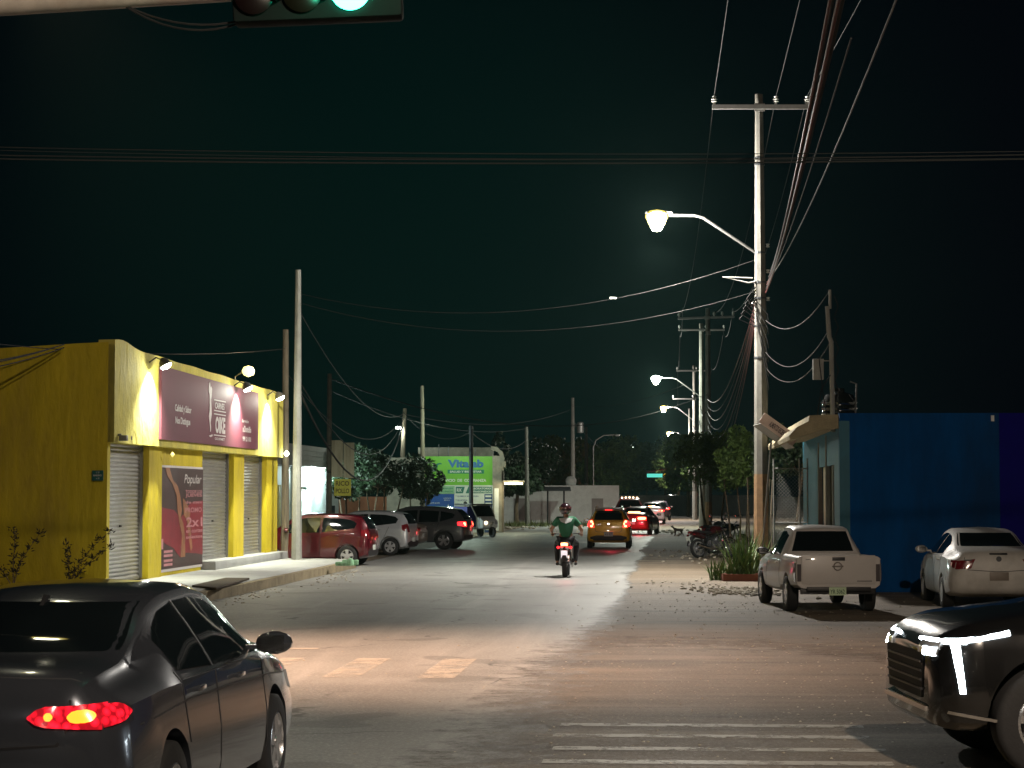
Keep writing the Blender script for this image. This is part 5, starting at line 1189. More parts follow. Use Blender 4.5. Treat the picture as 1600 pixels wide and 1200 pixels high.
# rubble, pebbles
def rubble(name, spots, m, label=None, kind='stuff', seed=2):
    rng = np.random.default_rng(seed); mb = MB()
    ico = [(0, 0, 1), (.89, 0, .45), (.28, .85, .45), (-.72, .53, .45), (-.72, -.53, .45), (.28, -.85, .45), (.72, .53, -.45), (-.28, .85, -.45), (-.89, 0, -.45), (-.28, -.85, -.45), (.72, -.53, -.45), (0, 0, -1)]
    fc = [(0, 1, 2), (0, 2, 3), (0, 3, 4), (0, 4, 5), (0, 5, 1), (1, 6, 2), (2, 7, 3), (3, 8, 4), (4, 9, 5), (5, 10, 1), (6, 7, 2), (7, 8, 3), (8, 9, 4), (9, 10, 5), (10, 6, 1), (11, 7, 6), (11, 8, 7), (11, 9, 8), (11, 10, 9), (11, 6, 10)]
    for (x, y, n, r, s0, s1) in spots:
        for k in range(n):
            px, py = x + rng.normal() * r[0], y + rng.normal() * r[1]; s = rng.uniform(s0, s1)
            rt_ = Matrix.Rotation(rng.uniform(0, 6), 3, 'Z')
            mb.add([rt_ @ Vector((v[0] * s * rng.uniform(.7, 1.3), v[1] * s * rng.uniform(.7, 1.2), v[2] * s * .6 * rng.uniform(.7, 1.2))) + Vector((px, py, s * .25)) for v in ico], fc)
    return tag(mb.build(name, m), label, None, None, kind)
q = G(1155, 925); q2 = G(1070, 868); q3 = G(560, 900); q4 = G(1050, 832); q5 = G(1010, 1010)
M['rock'] = mat('rock', (.40, .36, .29), .9, var=.35, vs=6)
rubble('gravel', [(q.x, q.y, 200, (.42, .9), .02, .07), (q.x - .6, q.y + 3, 60, (.8, 2), .015, .05), (q2.x + .3, q2.y, 80, (.8, 3), .02, .08), (q4.x + .2, q4.y, 60, (.9, 5), .04, .12), (q5.x + 1, q5.y, 60, (1.2, 2.5), .008, .018), (4.5, 40, 50, (2, 3), .01, .02), (3, 20, 800, (3.0, 4.5), .006, .016), (.5, 22, 200, (2.5, 3), .006, .013), (6, 33, 500, (3, 5), .008, .022)], M['rock'])
rubble('gravel', [(-4.15, 51, 120, (.25, 3.5), .01, .04), (-5.1, 41, 90, (.2, 3), .01, .035), (W(800, 772, 120).x, 120, 60, (2, 3), .05, .16)], M['rock'], seed=5)
rubble('grass', [], M['leaf']) if False else None
rng = np.random.default_rng(9); mb = MB()
for (x, y, n, rx, ry, h) in ((W(850, 772, 130).x, 130, 700, 2.2, 3, .35), (W(800, 772, 128).x, 128, 300, 1.2, 2, .3)):
    for k in range(n):
        px, py = x + rng.normal() * rx, y + rng.normal() * ry; a = rng.uniform(0, 6.3); hh = h * rng.uniform(.4, 1.2)
        mb.add([(px, py, 0), (px + .05 * math.cos(a), py + .05 * math.sin(a), 0), (px + .12 * math.sin(a), py + .12 * math.cos(a), hh)], [(0, 1, 2)])
tag(mb.build('grass', mat('grass_blades', (.07, .085, .02), .8, var=.4)), kind='stuff')
q = G(540, 884, .22); mb = MB(); mb.bb(-.25, .2, -.1, .15, 0, .10); mb.bb(-.1, .3, .1, .3, 0, .14); mb.lathe([(0.001, 0), (.10, .02), (.08, .16), (0.001, .2)], (.12, -.05, 0), n=10); o = mb.build('litter_heap', mat('litter', (.22, .42, .25), .5, var=.5, vs=9), None, bevel=.02); o.location = q
tag(o, 'small heap of greenish litter on the end of the pavement', 'litter')

# ---------------------------------------------------------------- people
def skinned(name, nodes, edges, m, parent=None, sub=2, root=0, smooth=True):
    me = bpy.data.meshes.new(name); me.from_pydata([n[:3] for n in nodes], edges, []); me.update()
    o = bpy.data.objects.new(name, me); C.objects.link(o)
    sk = o.modifiers.new('s', 'SKIN'); sb = o.modifiers.new('d', 'SUBSURF'); sb.levels = sub; sb.render_levels = sub
    lay = me.skin_vertices[0].data if me.skin_vertices else None
    if lay is None:
        bm = bmesh.new(); bm.from_mesh(me); bm.verts.layers.skin.verify(); bm.to_mesh(me); bm.free(); lay = me.skin_vertices[0].data
    for i, n in enumerate(nodes):
        r = n[3] if isinstance(n[3], tuple) else (n[3], n[3]); lay[i].radius = r; lay[i].use_root = (i == root)
    bpy.context.view_layer.update()
    out = bpy.data.meshes.new_from_object(o.evaluated_get(bpy.context.evaluated_depsgraph_get())); bpy.data.objects.remove(o)
    return link(name, out, m, parent, True, 80)
def human(J, label, loc, rz, shirt, trousers, shoes, helmet=None, hair=None, scale=1.0, grip=True):
    """J: joints dict in local coords, forward +x, left +y"""
    nd = []; ed = []; ix = {}
    def a(k, p, r, par=None):
        ix[k] = len(nd); nd.append((*p, r))
        if par is not None: ed.append((ix[par], ix[k]))
    g = lambda k: Vector(J[k])
    a('pelvis', J['pelvis'], (.15, .11)); a('waist', g('pelvis').lerp(g('chest'), .5), (.135, .10), 'pelvis'); a('chest', J['chest'], (.165, .115), 'waist'); a('neck', J['neck'], .055, 'chest')
    nk = g('neck'); hd = g('head'); a('jaw', nk.lerp(hd, .55), .07, 'neck'); a('head', hd, (.085, .10), 'jaw'); a('crown', hd + Vector((-.005, 0, .075)), (.065, .075), 'head')
    for s, n in ((1, 'l'), (-1, 'r')):
        m_ = lambda v: Vector((v[0], v[1] * s, v[2]))
        a('sh' + n, m_(J['sh']), .062, 'chest'); a('el' + n, m_(J['el']), .044, 'sh' + n); a('wr' + n, m_(J['wr']), .029, 'el' + n)
        d = (m_(J['wr']) - m_(J['el'])).normalized(); a('pa' + n, m_(J['wr']) + d * .06, (.038, .022), 'wr' + n)
        sd_ = Vector((0, 0, 1)).cross(d); sd_ = sd_.normalized() if sd_.length > .1 else Vector((0, s, 0))
        dn = Vector((0, 0, -1)) if grip else d
        for k in range(4):
            b0 = m_(J['wr']) + d * (.095 - .004 * abs(k - 1.3)) + sd_ * (k - 1.5) * .019; L0 = (.036, .042, .039, .03)[k]
            a('f%d%s' % (k, n), b0, .0105, 'pa' + n); a('g%d%s' % (k, n), b0 + d * L0 * .8 + dn * L0 * .4, .009, 'f%d%s' % (k, n)); a('h%d%s' % (k, n), b0 + d * L0 * .6 + dn * L0 * 1.3, .008, 'g%d%s' % (k, n))
        a('t0' + n, m_(J['wr']) + d * .035 - sd_ * s * .035, .012, 'pa' + n); a('t1' + n, m_(J['wr']) + d * .07 - sd_ * s * .045 + Vector((0, 0, -.02)), .010, 't0' + n)
        a('hi' + n, m_(J['hip']), .095, 'pelvis'); a('kn' + n, m_(J['knee']), .06, 'hi' + n); a('ca' + n, m_(J['knee']).lerp(m_(J['ank']), .3), .056, 'kn' + n); a('an' + n, m_(J['ank']), .036, 'ca' + n); a('to' + n, m_(J['toe']), (.04, .028), 'an' + n)
    body = skinned('person', nd, ed, M['skin']); body.location = loc; body.rotation_euler = (0, 0, rz); body.scale = (scale,) * 3
    tag(body, label, 'person')
    def sub(name, keys, m, grow, ends=None, pairs=None):
        nn = []; mp = {}
        for k in keys:
            n = nd[ix[k]]; r = n[3] if isinstance(n[3], tuple) else (n[3], n[3]); mp[ix[k]] = len(nn); nn.append((n[0], n[1], n[2], (r[0] + grow, r[1] + grow)))
        ee = [(mp[x], mp[y]) for x, y in ed if x in mp and y in mp]
        return skinned(name, nn, ee, m, body)
    # shirt with short sleeves: extra node half way down the upper arm
    for s, n in ((1, 'l'), (-1, 'r')):
        ix['sl' + n] = len(nd); p = Vector(nd[ix['sh' + n]][:3]).lerp(Vector(nd[ix['el' + n]][:3]), .65); nd.append((*p, .058)); ed.append((ix['sh' + n], ix['sl' + n]))
    sh = sub('shirt', ['pelvis', 'waist', 'chest', 'shl', 'shr', 'sll', 'slr'], shirt, .022)
    sub('trousers', ['pelvis', 'hil', 'knl', 'cal', 'anl', 'hir', 'knr', 'car', 'anr'], trousers, .018)
    for n in 'lr':
        A = Vector(nd[ix['an' + n]][:3]); T = Vector(nd[ix['to' + n]][:3]); H = A + (A - T).normalized() * .05; H.z = T.z
        skinned('shoe', [(*H, (.045, .04)), (*((H + T) / 2), (.05, .042)), (*T, (.048, .032))], [(0, 1), (1, 2)], shoes, body)
    # face: nose, eyes, mouth, ears
    mb = MB(); f = hd + Vector((.10, 0, 0)); mb.add([f + Vector((-.01, -.012, .02)), f + Vector((-.01, .012, .02)), f + Vector((.022, 0, -.02)), f + Vector((-.01, -.016, -.028)), f + Vector((-.01, .016, -.028))], [(0, 2, 1), (0, 3, 2), (1, 2, 4), (3, 4, 2)])
    for s in (-1, 1): mb.lathe([(0.001, -.012), (.026, 0), (0.001, .012)], hd + Vector((0, s * .098, -.005)), 'Y', 10)
    mb.build('face', M['skin'], body, True)
    mb = MB()
    for s in (-1, 1): mb.lathe([(0.001, -.006), (.012, 0), (0.001, .006)], hd + Vector((.093, s * .032, .02)), 'X', 8)
    mb.box(hd + Vector((.092, 0, -.055)), (.01, .045, .008)); mb.build('eyes_and_mouth', M['black'], body, True)
    if helmet:
        mb = MB(); nu = 20; c = hd + Vector((-.005, 0, .03)); pf = []
        for k in range(13):
            t = PI * .76 * k / 12; pf.append((max(.001, .148 * math.sin(t)), .155 * math.cos(t)))
        mb.lathe(pf, c, n=24); hm = mb.build('helmet', helmet, body, True, sharp=80)
        mb = MB(); mb.lathe([(.150, .01), (.152, .05), (.146, .065)], c, n=24); mb.build('helmet_highlight', mat('helmet_highlight', (.10, .03, .035), .25, coat=1), hm, True)  # reddish band paints the highlight on the helmet
    if hair:
        mb = MB(); c = hd + Vector((-.02, 0, .03)); pf = [(max(.001, .108 * math.sin(PI * .6 * k / 8)), .118 * math.cos(PI * .6 * k / 8)) for k in range(9)]
        mb.lathe(pf, c, n=20); mb.build('hair', hair, body, True)
    return body, sh

# ---------------------------------------------------------------- motorcycles
def motorcycle(loc, heading, paintm, label, lit=False, group=None, lean=0.0, scale=1.0):
    t = thing('motorcycle', loc, 0, label, 'motorcycle', group, scale, rot=(lean, 0, heading))
    tr_ = .30
    def wheel(x, wd):
        mb = MB(); mb.lathe([(tr_ * .78, -wd * .4), (tr_ * .9, -wd * .5), (tr_ * .98, -wd * .3), (tr_, 0), (tr_ * .98, wd * .3), (tr_ * .9, wd * .5), (tr_ * .78, wd * .4), (tr_ * .78, -wd * .4)], axis='Y', n=30)
        o = mb.build('wheel', M['rubber'], t, True, sharp=60); o.location = (x, 0, tr_)
        mb = MB(); mb.lathe([(tr_ * .80, -wd * .3), (tr_ * .70, -wd * .25), (tr_ * .70, wd * .25), (tr_ * .80, wd * .3)], axis='Y', n=30); mb.lathe([(0.001, -.06), (.05, -.05), (.05, .05), (0.001, .06)], axis='Y', n=14)
        mb.lathe([(.11, .035), (.115, .04), (.05, .04)], axis='Y', n=20)
        for k in range(6):
            a = k * PI / 3; mb.path([(.03 * math.cos(a), 0, .03 * math.sin(a)), (tr_ * .72 * math.cos(a), 0, tr_ * .72 * math.sin(a))], .010, 5)
        mb.build('rim', M['alloy'], o, True)
    wheel(-.62, .12); wheel(.66, .09)
    mb = MB(); mb.path([(-.62, .09, .30), (-.15, .11, .38), (-.1, .1, .62), (.35, .04, .82), (.42, 0, .88)], .024, 8); mb.path([(-.62, -.09, .30), (-.15, -.11, .38), (-.1, -.1, .62), (.35, -.04, .82), (.42, 0, .88)], .024, 8)
    mb.path([(.05, .06, .35), (.3, .05, .42), (.42, 0, .85)], .022, 8); mb.path([(-.1, .1, .6), (-.5, .09, .72), (-.78, .05, .78)], .018, 6); mb.path([(-.1, -.1, .6), (-.5, -.09, .72), (-.78, -.05, .78)], .018, 6); mb.build('frame', M['darksteel'], t, True)
    mb = MB()
    for s in (-1, 1): mb.path([(.66, s * .085, .30), (.48, s * .085, .72), (.38, s * .08, .98)], [.024, .022, .018], 8)
    mb.build('fork', M['chrome'], t, True)
    mb = MB(); mb.box((.06, 0, .42), (.30, .24, .24)); mb.path([(.10, 0, .48), (.20, 0, .66)], [.09, .075], 10); mb.lathe([(0.001, -.15), (.09, -.14), (.09, .14), (0.001, .15)], (-.02, 0, .38), 'Y', 16); mb.build('engine', M['alloy'], t, bevel=.02)
    mb = MB(); mb.path([(.22, -.10, .5), (.26, -.13, .3), (.0, -.15, .25), (-.3, -.17, .30)], .022, 8); mb.path([(-.25, -.17, .29), (-.78, -.20, .42)], [.035, .05], 10); mb.build('exhaust', M['chrome'], t, True)
    mb = MB(); mb.path([(.38, 0, .84), (.28, 0, .88), (.08, 0, .87), (-.08, 0, .78)], [.05, .12, .125, .07], 14); mb.v = [(v[0], v[1] * 1.15, v[2]) for v in mb.v]; mb.build('fuel_tank', paintm, t, True)
    mb = MB(); mb.path([(-.04, 0, .80), (-.25, 0, .77), (-.5, 0, .82), (-.72, 0, .88)], [.07, .115, .11, .06], 12); mb.v = [(v[0], v[1] * 1.15, .8 + (v[2] - .8) * .6) for v in mb.v]; mb.build('seat', M['black'], t, True)
    mb = MB(); mb.path([(-.35, 0, .68), (-.65, 0, .74), (-.88, 0, .80)], [.10, .10, .05], 10); mb.build('tail_cover', paintm, t, True)
    mb = MB(); mb.path([(-.78, 0, .66), (-.95, 0, .52), (-.99, 0, .38)], [.06, .055, .05], 6); mb.v = [(v[0], v[1] * 1.4, v[2]) for v in mb.v]; mb.build('mudguard', M['black'], t)
    mb = MB(); 
    for k in range(7):
        a = .3 + k * .28; 
    mb.path([(.66 + .34 * math.cos(a), 0, .30 + .34 * math.sin(a)) for a in [.35 + k * .25 for k in range(8)]], .028, 6); mb.v = [(v[0], v[1] * 2, v[2]) for v in mb.v]; mb.build('front_mudguard', paintm, t, True)
    mb = MB(); mb.path([(.24, .36, 1.03), (.34, .18, 1.04), (.38, 0, .99), (.34, -.18, 1.04), (.24, -.36, 1.03)], .014, 8); o = mb.build('handlebar', M['darksteel'], t, True)
    for s in (-1, 1):
        mb = MB(); mb.path([(.27, s * .28, 1.035), (.23, s * .38, 1.03)], .022, 8); mb.build('grip', M['rubber'], o, True)
        mb = MB(); mb.path([(.30, s * .24, 1.04), (.26, s * .32, 1.22)], .007, 6); mb.lathe([(0.001, -.012), (.055, -.01), (.055, .008), (0.001, .012)], (.25, s * .34, 1.25), 'X', 12); mb.build('mirror', M['chrome'], t, True)
        mb = MB(); mb.path([(-.84, s * .04, .74), (-.86, s * .13, .73)], .01, 6); mb.lathe([(0.001, -.04), (.034, -.03), (.034, .02), (0.001, .035)], (-.86, s * .15, .73), 'X', 10); mb.build('turn_signal', M['brake'] if lit else M['lamp_off'], t, True)
        mb = MB(); mb.path([(.0, s * .10, .30), (.0, s * .24, .29)], .013, 6); mb.build('footpeg', M['rubber'], t, True)
    mb = MB(); mb.lathe([(0.001, .09), (.075, .07), (.085, 0), (.06, -.08), (0.001, -.1)], (.50, 0, .92), 'X', 16); mb.build('headlight', M['chrome'], t, True)
    mb = MB(); mb.path([(-.90, -.07, .80), (-.93, 0, .81), (-.90, .07, .80)], .035, 8); mb.build('taillight', M['brake_hot'] if lit else M['lamp_off'], t, True)
    mb = MB(); mb.box((-.985, 0, .56), (.01, .15, .20), mtx=Matrix.Rotation(-.25, 3, 'Y')); mb.build('number_plate', mat('plate_lit', (.7, .7, .7), .5, emit=(1, .9, .95), es=.8) if lit else M['plate'], t)  # emission on the lit plate stands in for lamp light falling on it
    if not lit: 
        mb = MB(); mb.path([(-.1, .1, .3), (-.15, .32, .02)], .012, 6); mb.build('side_stand', M['darksteel'], t, True)
    return t
HD = PI / 2 - RA      # heading along the street
bk = G(883, 903); bk.y += .75; bk.x += .05
mred = mat('moto_red', (.25, .01, .012), .25, coat=1)
motorcycle(bk, HD, mred, 'ridden motorcycle with glowing red tail lamp in the middle of the lane', True, scale=1.0)
J = dict(pelvis=(-.22, 0, .92), chest=(-.12, 0, 1.26), neck=(-.08, 0, 1.46), head=(-.05, 0, 1.60), sh=(-.10, .20, 1.39), el=(-.02, .37, 1.13), wr=(.17, .36, 1.06), hip=(-.18, .10, .88), knee=(.22, .24, .80), ank=(.02, .22, .36), toe=(.16, .22, .31))
shg = mat('shirt_green', (.015, .12, .06), .85, var=.15)
dk = mat('dark_trousers', (.018, .018, .022), .85)
J['head'] = (-.04, .02, 1.60)
pb, shirt = human(J, 'motorcycle rider seen from behind in green shirt and dark helmet, hands on the handlebar', bk, HD, shg, dk, M['black'], helmet=mat('helmet_dark', (.02, .006, .010), .2, coat=1))
mb = MB(); bv = BVHTree.FromPolygons([v.co for v in shirt.data.vertices], [tuple(p.vertices) for p in shirt.data.polygons])
patch(mb, bv, 'B', [Vector((-.17, 1.41)), Vector((0, 1.43)), Vector((.17, 1.41))], [Vector((-.12, 1.33)), Vector((0, 1.29)), Vector((.12, 1.33))], .006, 10, 4, .004)
mb.build('back_print', mat('white_cloth', (.5, .55, .55), .9), pb, True).location = (0, 0, 0)
MG = 'motorcycles parked under the feathery tree'
motorcycle(G(1112, 872) + Vector((.1, .3, 0)), R(35), mat('moto_maroon', (.035, .004, .006), .25, coat=1), 'parked dark red motorcycle nearest the street, in front of the others', group=MG, lean=-.12)
motorcycle(G(1132, 866) + Vector((.15, .6, 0)), R(30), mat('moto_black', (.015, .015, .017), .25, coat=1), 'parked black motorcycle at the right of the group, chrome fork catching light', group=MG, lean=-.12)
motorcycle(G(1122, 858) + Vector((.05, .6, 0)), R(50), mat('moto_grey', (.05, .05, .055), .3, coat=1), 'parked grey motorcycle at the back of the group', group=MG, lean=-.12)
# ---------------------------------------------------------------- cars
def paintc(name, col, rough=.3, metal=.0): return mat(name, col, rough, metal, var=.04, coat=1.0)
# near grey sedan
ns_loc = RD(-3.62, 12.5)
lensm = mat('tail_lens', (.3, .005, .01), .12, coat=1)
n_ = lensm.node_tree; b_ = n_.nodes['Principled BSDF']; v_ = n_.nodes.new('ShaderNodeTexVoronoi'); v_.inputs['Scale'].default_value = 24; t_ = n_.nodes.new('ShaderNodeTexCoord'); r_ = n_.nodes.new('ShaderNodeMapRange')
n_.links.new(t_.outputs['Object'], v_.inputs['Vector']); n_.links.new(v_.outputs['Distance'], r_.inputs[0]); r_.inputs[1].default_value = .0; r_.inputs[2].default_value = .7; r_.inputs[3].default_value = 2.6; r_.inputs[4].default_value = .35
b_.inputs['Emission Color'].default_value = (1, .012, .03, 1); n_.links.new(r_.outputs[0], b_.inputs['Emission Strength'])
KINDS['near_sedan'] = dict(KINDS['sedan']); KINDS['near_sedan']['lens'] = lensm; KINDS['near_sedan']['hotmat'] = mat('tail_hot_near', (.5, .1, .01), .2, emit=(1.0, .22, .015), es=3.4)
def near_extra(root, bvh, K):
    mb = MB(); q, nn = proj(bvh, 'T', (-.55, 0), .0); mb.wprism([(-.95, 1.34), (-.86, 1.42), (-.80, 1.41)], -.012, .012); mb.build('aerial', M['black'], root)
    mb = MB(); strip(mb, bvh, 'R', [Vector((-1.0, .965)), Vector((1.02, .952))], .022, .006); mb.build('chrome_trim', M['chrome'], root, True)
    mb = MB(); strip(mb, bvh, 'R', [Vector((-1.9, .80)), Vector((-.9, .84)), Vector((1.2, .80)), Vector((2.0, .74))], .01, .002); mb.build('crease_shade', M['crease_dark'], root, True)  # dark strip paints the shade line of a crease
    mb = MB()
    patch(mb, bvh, 'B', [Vector((-.70, .50)), Vector((.70, .50))], [Vector((-.66, .37)), Vector((.66, .37))], .008, 12, 3); mb.build('bumper', M['black'], root, True)
M['crease_dark'] = mat('crease_dark', (.02, .02, .022), .4)
car('sedan_car', 'near_sedan', ns_loc, HD + R(-1.0), paintc('paint_gunmetal', (.085, .095, .115), .2, .6), 'large dark grey sedan in the near left corner with its tail lamp glowing', lights='on', extra=near_extra)
# near black crossover with T-shaped running lights
KINDS['crossover'] = dict(KINDS['suv']); KINDS['crossover'].update(nseg=100, spokes=5, wr=.37, wx=(-1.32, 1.54), head=[('F', [(.40, .90), (.72, .90)], [(.40, .80), (.72, .80)])],
    st=[(x, zb, zs, zt, w_, ws_, wr_2) for (x, zb, zs, zt, w_, ws_, wr_2) in KINDS['suv']['st'] if x < 1.9] + [(1.98, .30, .93, 1.02, .90, .85, .78), (2.14, .30, .88, .965, .86, .82, .74), (2.24, .32, .82, .90, .78, .74, .66), (2.29, .36, .76, .84, .66, .62, .56)])
def t_lights(root, bvh, K):
    for s, ax in ((1, 'L'), (-1, 'R')):
        mb = MB()
        strip(mb, bvh, ax, [Vector((1.80, .945)), Vector((1.98, .915)), Vector((2.14, .89)), Vector((2.22, .885))], .026, .012)
        patch(mb, bvh, 'F', [Vector((s * .30, .89)), Vector((s * .84, .90))], [Vector((s * .30, .874)), Vector((s * .84, .876))], .012, 10, 3)
        patch(mb, bvh, ax, [Vector((2.125, .88)), Vector((2.175, .88))], [Vector((2.10, .56)), Vector((2.135, .56))], .012, 3, 8)
        mb.build('running_light', M['led_white'], root, True)
        mb = MB(); patch(mb, bvh, 'F', [Vector((s * .52, .84)), Vector((s * .72, .84))], [Vector((s * .54, .79)), Vector((s * .70, .79))], .014, 6, 3); o = mb.build('headlamp_bulb', M['led_white'], root, True)
    mb = MB(); patch(mb, bvh, 'F', [Vector((-.55, .80)), Vector((.55, .80))], [Vector((-.48, .50)), Vector((.48, .50))], .012, 12, 5); g = mb.build('grille', mat('grille_black', (.004, .004, .004), .6, spec=.12), root, True)
    mb = MB()
    for z in (.56, .62, .68, .74): strip(mb, bvh, 'F', [Vector((-.5, z)), Vector((.5, z))], .014, .022)
    mb.build('chrome_bar', M['black'], g, True)
    mb = MB(); strip(mb, bvh, 'F', [Vector((-.62, .44)), Vector((.62, .44))], .03, .02); strip(mb, bvh, 'L', [Vector((1.86, .38)), Vector((2.2, .44))], .02, .015); mb.build('lower_trim', M['chrome'], root, True)
    mb = MB()
    for s in (1, -1): patch(mb, bvh, 'L' if s > 0 else 'R', [Vector((-1.0, .44)), Vector((1.0, .44))], [Vector((-1.0, .32)), Vector((1.0, .32))], .008, 16, 3)
    mb.build('sill_trim', M['black'], root, True)
hb = PI + R(2)
nose = Vector((2.95, 15.35, 0)); fw = Vector((math.cos(hb), math.sin(hb), 0))
car('crossover_car', 'crossover', nose - fw * 2.46, hb, paintc('paint_black', (.007, .007, .007), .22, .2), 'black crossover entering from the right with white T-shaped running lights', scale=1.08, extra=t_lights, plate=False, wheelstyle='split', cat='car')
light('headlamp_beam', nose + fw * .12 + Vector((0, 0, .85)), 60, (.9, .96, 1), 'SPOT', .06, (R(84), 0, hb - PI / 2), R(70), .7)
# white pickup
whp = mat('paint_white_old', (.50, .48, .46), .4, var=.06, coat=.4, vs=2)
def tailgate(root, bvh, K):
    mb = MB(); mb.bb(-2.475, -2.43, -.69, .69, .55, 1.085); o = mb.build('tailgate', whp, root, bevel=.012)
    mb = MB(); mb.bb(-2.482, -2.474, -.12, .12, .985, 1.05); mb.build('latch', M['black'], o, bevel=.003)
    mb = MB(); mb.lathe([(.075, -2.478), (.085, -2.486), (.06, -2.486), (.06, -2.478)], (0, .02, .88), 'X', 24); mb.v = [(v[0], v[1], v[2]) for v in mb.v]; mb.bb(-2.488, -2.478, -.085, .125, .868, .895); mb.build('emblem', M['chrome'], o)
    mb = MB(); mb.bb(-2.478, -2.474, -.62, -.34, .60, .615); mb.bb(-2.478, -2.474, .45, .62, 1.0, 1.012); mb.build('badge', M['darksteel'], o)
    mb = MB(); mb.bb(-2.50, -2.42, -.60, .60, .42, .50); mb.bb(-2.4, -2.3, -.7, .7, .36, .46); mb.build('rear_bumper', M['black'], root, bevel=.01)
    mb = MB(); mb.box((-2.51, .03, .42), (.01, .32, .15)); pl_ = mb.build('number_plate', mat('plate_green', (.45, .58, .38), .5), root)
    mb = MB(); put_text(mb, 'YR 5062', (-2.5165, .17, .375), (0, -1, 0), (0, 0, 1), w=.27, h=.08, off=-.001); mb.v = [(-2.5165, v[1], v[2]) for v in mb.v]; mb.build('lettering', M['darkgreen'], pl_)
    mb = MB(); mb.path([(-.1, -.62, 1.6), (-.16, -.66, 2.2)], .006, 5); 
    mb = MB(); mb.path([(.75, .74, 1.05), (.70, .74, 1.75)], .006, 5); mb.build('aerial', M['darksteel'], root, True)
M['lamp_smoke'] = mat('lamp_smoke', (.10, .09, .10), .08, .3, coat=1); KINDS['white_pickup'] = dict(KINDS['pickup']); KINDS['white_pickup']['lens'] = M['lamp_smoke']
pc = (G(1240, 953) + G(1192, 941)) / 2
pk_h = math.atan2(*(lambda d: (d.y, d.x))(G(1192, 941) - G(1237, 955)))
car('pickup_truck', 'white_pickup', Vector((5.38, 36.6, 0)), R(92.2), whp, 'old white pickup parked in front of the tall pole, seen from behind', scale=.90, cat='pickup truck', plate=False, extra=tailgate)
# white sedan
KINDS['old_sedan'] = dict(KINDS['sedan']); KINDS['old_sedan'].update(tail=[('B', [(.42, .93), (.74, .89)], [(.50, .76), (.77, .74)]), ('L', [(-2.24, .90), (-2.10, .90)], [(-2.24, .76), (-2.14, .80)])], wr=.29, spokes=7)
def neon(root, bvh, K):
    mb = MB(); strip(mb, bvh, 'B', [Vector((-.16, 1.02)), Vector((.16, 1.02))], .03, .006); mb.build('boot_handle', M['black'], root, True)
    mb = MB()
    q, nn = proj(bvh, 'B', (0, .93), .01); mb.lathe([(.0, -.004), (.05, -.004), (.05, .004), (.0, .004)], q, 'X', 14); mb.bb(q.x - .004, q.x + .02, .48, .62, .90, .92); mb.bb(q.x - .004, q.x + .02, -.62, -.45, .90, .92); mb.build('badge', M['darksteel'], root)
car('sedan_car', 'old_sedan', Vector((8.52, 37.5, 0)), R(86), mat('paint_white_dirty', (.46, .45, .42), .45, var=.14, vs=2.5, coat=.3, stain=(.25, .23, .2), st_amt=.5), 'dusty white sedan parked by the blue wall, seen from behind', scale=.95, extra=neon, wheelstyle='cap', plate=mat('plate_dark', (.2, .17, .14), .5))
# row parked on the left
redp = paintc('paint_red', (.075, .002, .008), .28, .25)
def place_side(px, py, heading, kind, scale, rear_frac=None):
    """put the near rear wheel's contact on the ground point seen at px,py"""
    K = KINDS[kind]; g = G(px, py); c, s = math.cos(heading), math.sin(heading)
    side = 1   # near side is the car's left when it points left
    ox, oy = K['wx'][0] * scale, (K['wy'] + .08) * scale * side
    return g - Vector((ox * c - oy * s, ox * s + oy * c, 0))
h1 = PI - R(8)
car('hatchback_car', 'hatch', place_side(542, 885, h1, 'hatch', .95), h1, redp, 'dark red hatchback parked behind the pale concrete pole', scale=.95, cat='car', group='cars parked on the left side', wheelstyle='cap')
h2 = PI - R(12)
car('hatchback_car', 'hatch', place_side(609, 868, h2, 'hatch', .95), h2, paintc('paint_silver', (.60, .63, .65), .3, .5), 'silver hatchback between the red hatchback and the grey crossover', scale=.95, group='cars parked on the left side', wheelstyle='cap')
h3 = PI - R(13)
car('sedan_car', 'sedan', place_side(608, 861, h3, 'sedan', .88) + Vector((.15, .2, 0)), h3, paintc('paint_beige', (.40, .36, .29), .35, .3), 'champagne sedan whose tail shows between the silver hatchback and grey crossover', scale=.88, group='cars parked on the left side')
h4 = PI - R(12)
car('crossover_car', 'suv', place_side(693, 859, h4, 'suv', .92), h4, paintc('paint_grey', (.14, .145, .15), .28, .5), 'grey crossover with glowing red tail lamp parked at an angle on the left', lights='on', scale=.92, group='cars parked on the left side')
# mototaxi beyond the crossover
t = thing('mototaxi', G(748, 840) + Vector((0, .8, 0)), R(-55), 'white three-wheeled mototaxi with blue side curtain in front of the green sign', 'mototaxi', scale=1.0)
mb = MB(); mb.bb(-1.1, .5, -.62, .62, .38, .46); mb.path([(.5, 0, .42), (.95, 0, .5), (1.15, 0, .7)], .05, 8)
for s in (-1, 1): mb.path([(-1.05, s * .6, .4), (-1.05, s * .6, 1.45), (.15, s * .55, 1.50), (.55, s * .5, .95), (.55, s * .5, .4)], .03, 8)
mb.path([(.15, -.55, 1.5), (.15, .55, 1.5)], .03, 6); mb.build('frame', M['pole_white'], t, True)
mb = MB(); mb.box((-.45, 0, 1.52), (1.35, 1.25, .06)); mb.build('roof', M['black'], t, bevel=.02)
mb = MB(); mb.add([(.17, -.5, 1.46), (.17, .5, 1.46), (.56, .48, .95), (.56, -.48, .95)], [(0, 1, 2, 3)]); mb.build('windscreen', M['glass'], t)
mb = MB(); mb.wprism([(.50, .4), (.95, .45), (.98, .75), (.60, .98), (.50, .95)], -.42, .42); mb.build('front_body', M['white'], t, bevel=.05)
mb = MB(); mb.bb(-1.07, .0, -.66, -.63, .42, 1.42); mb.build('side_curtain', mat('curtain_blue', (.01, .015, .22), .6), t)
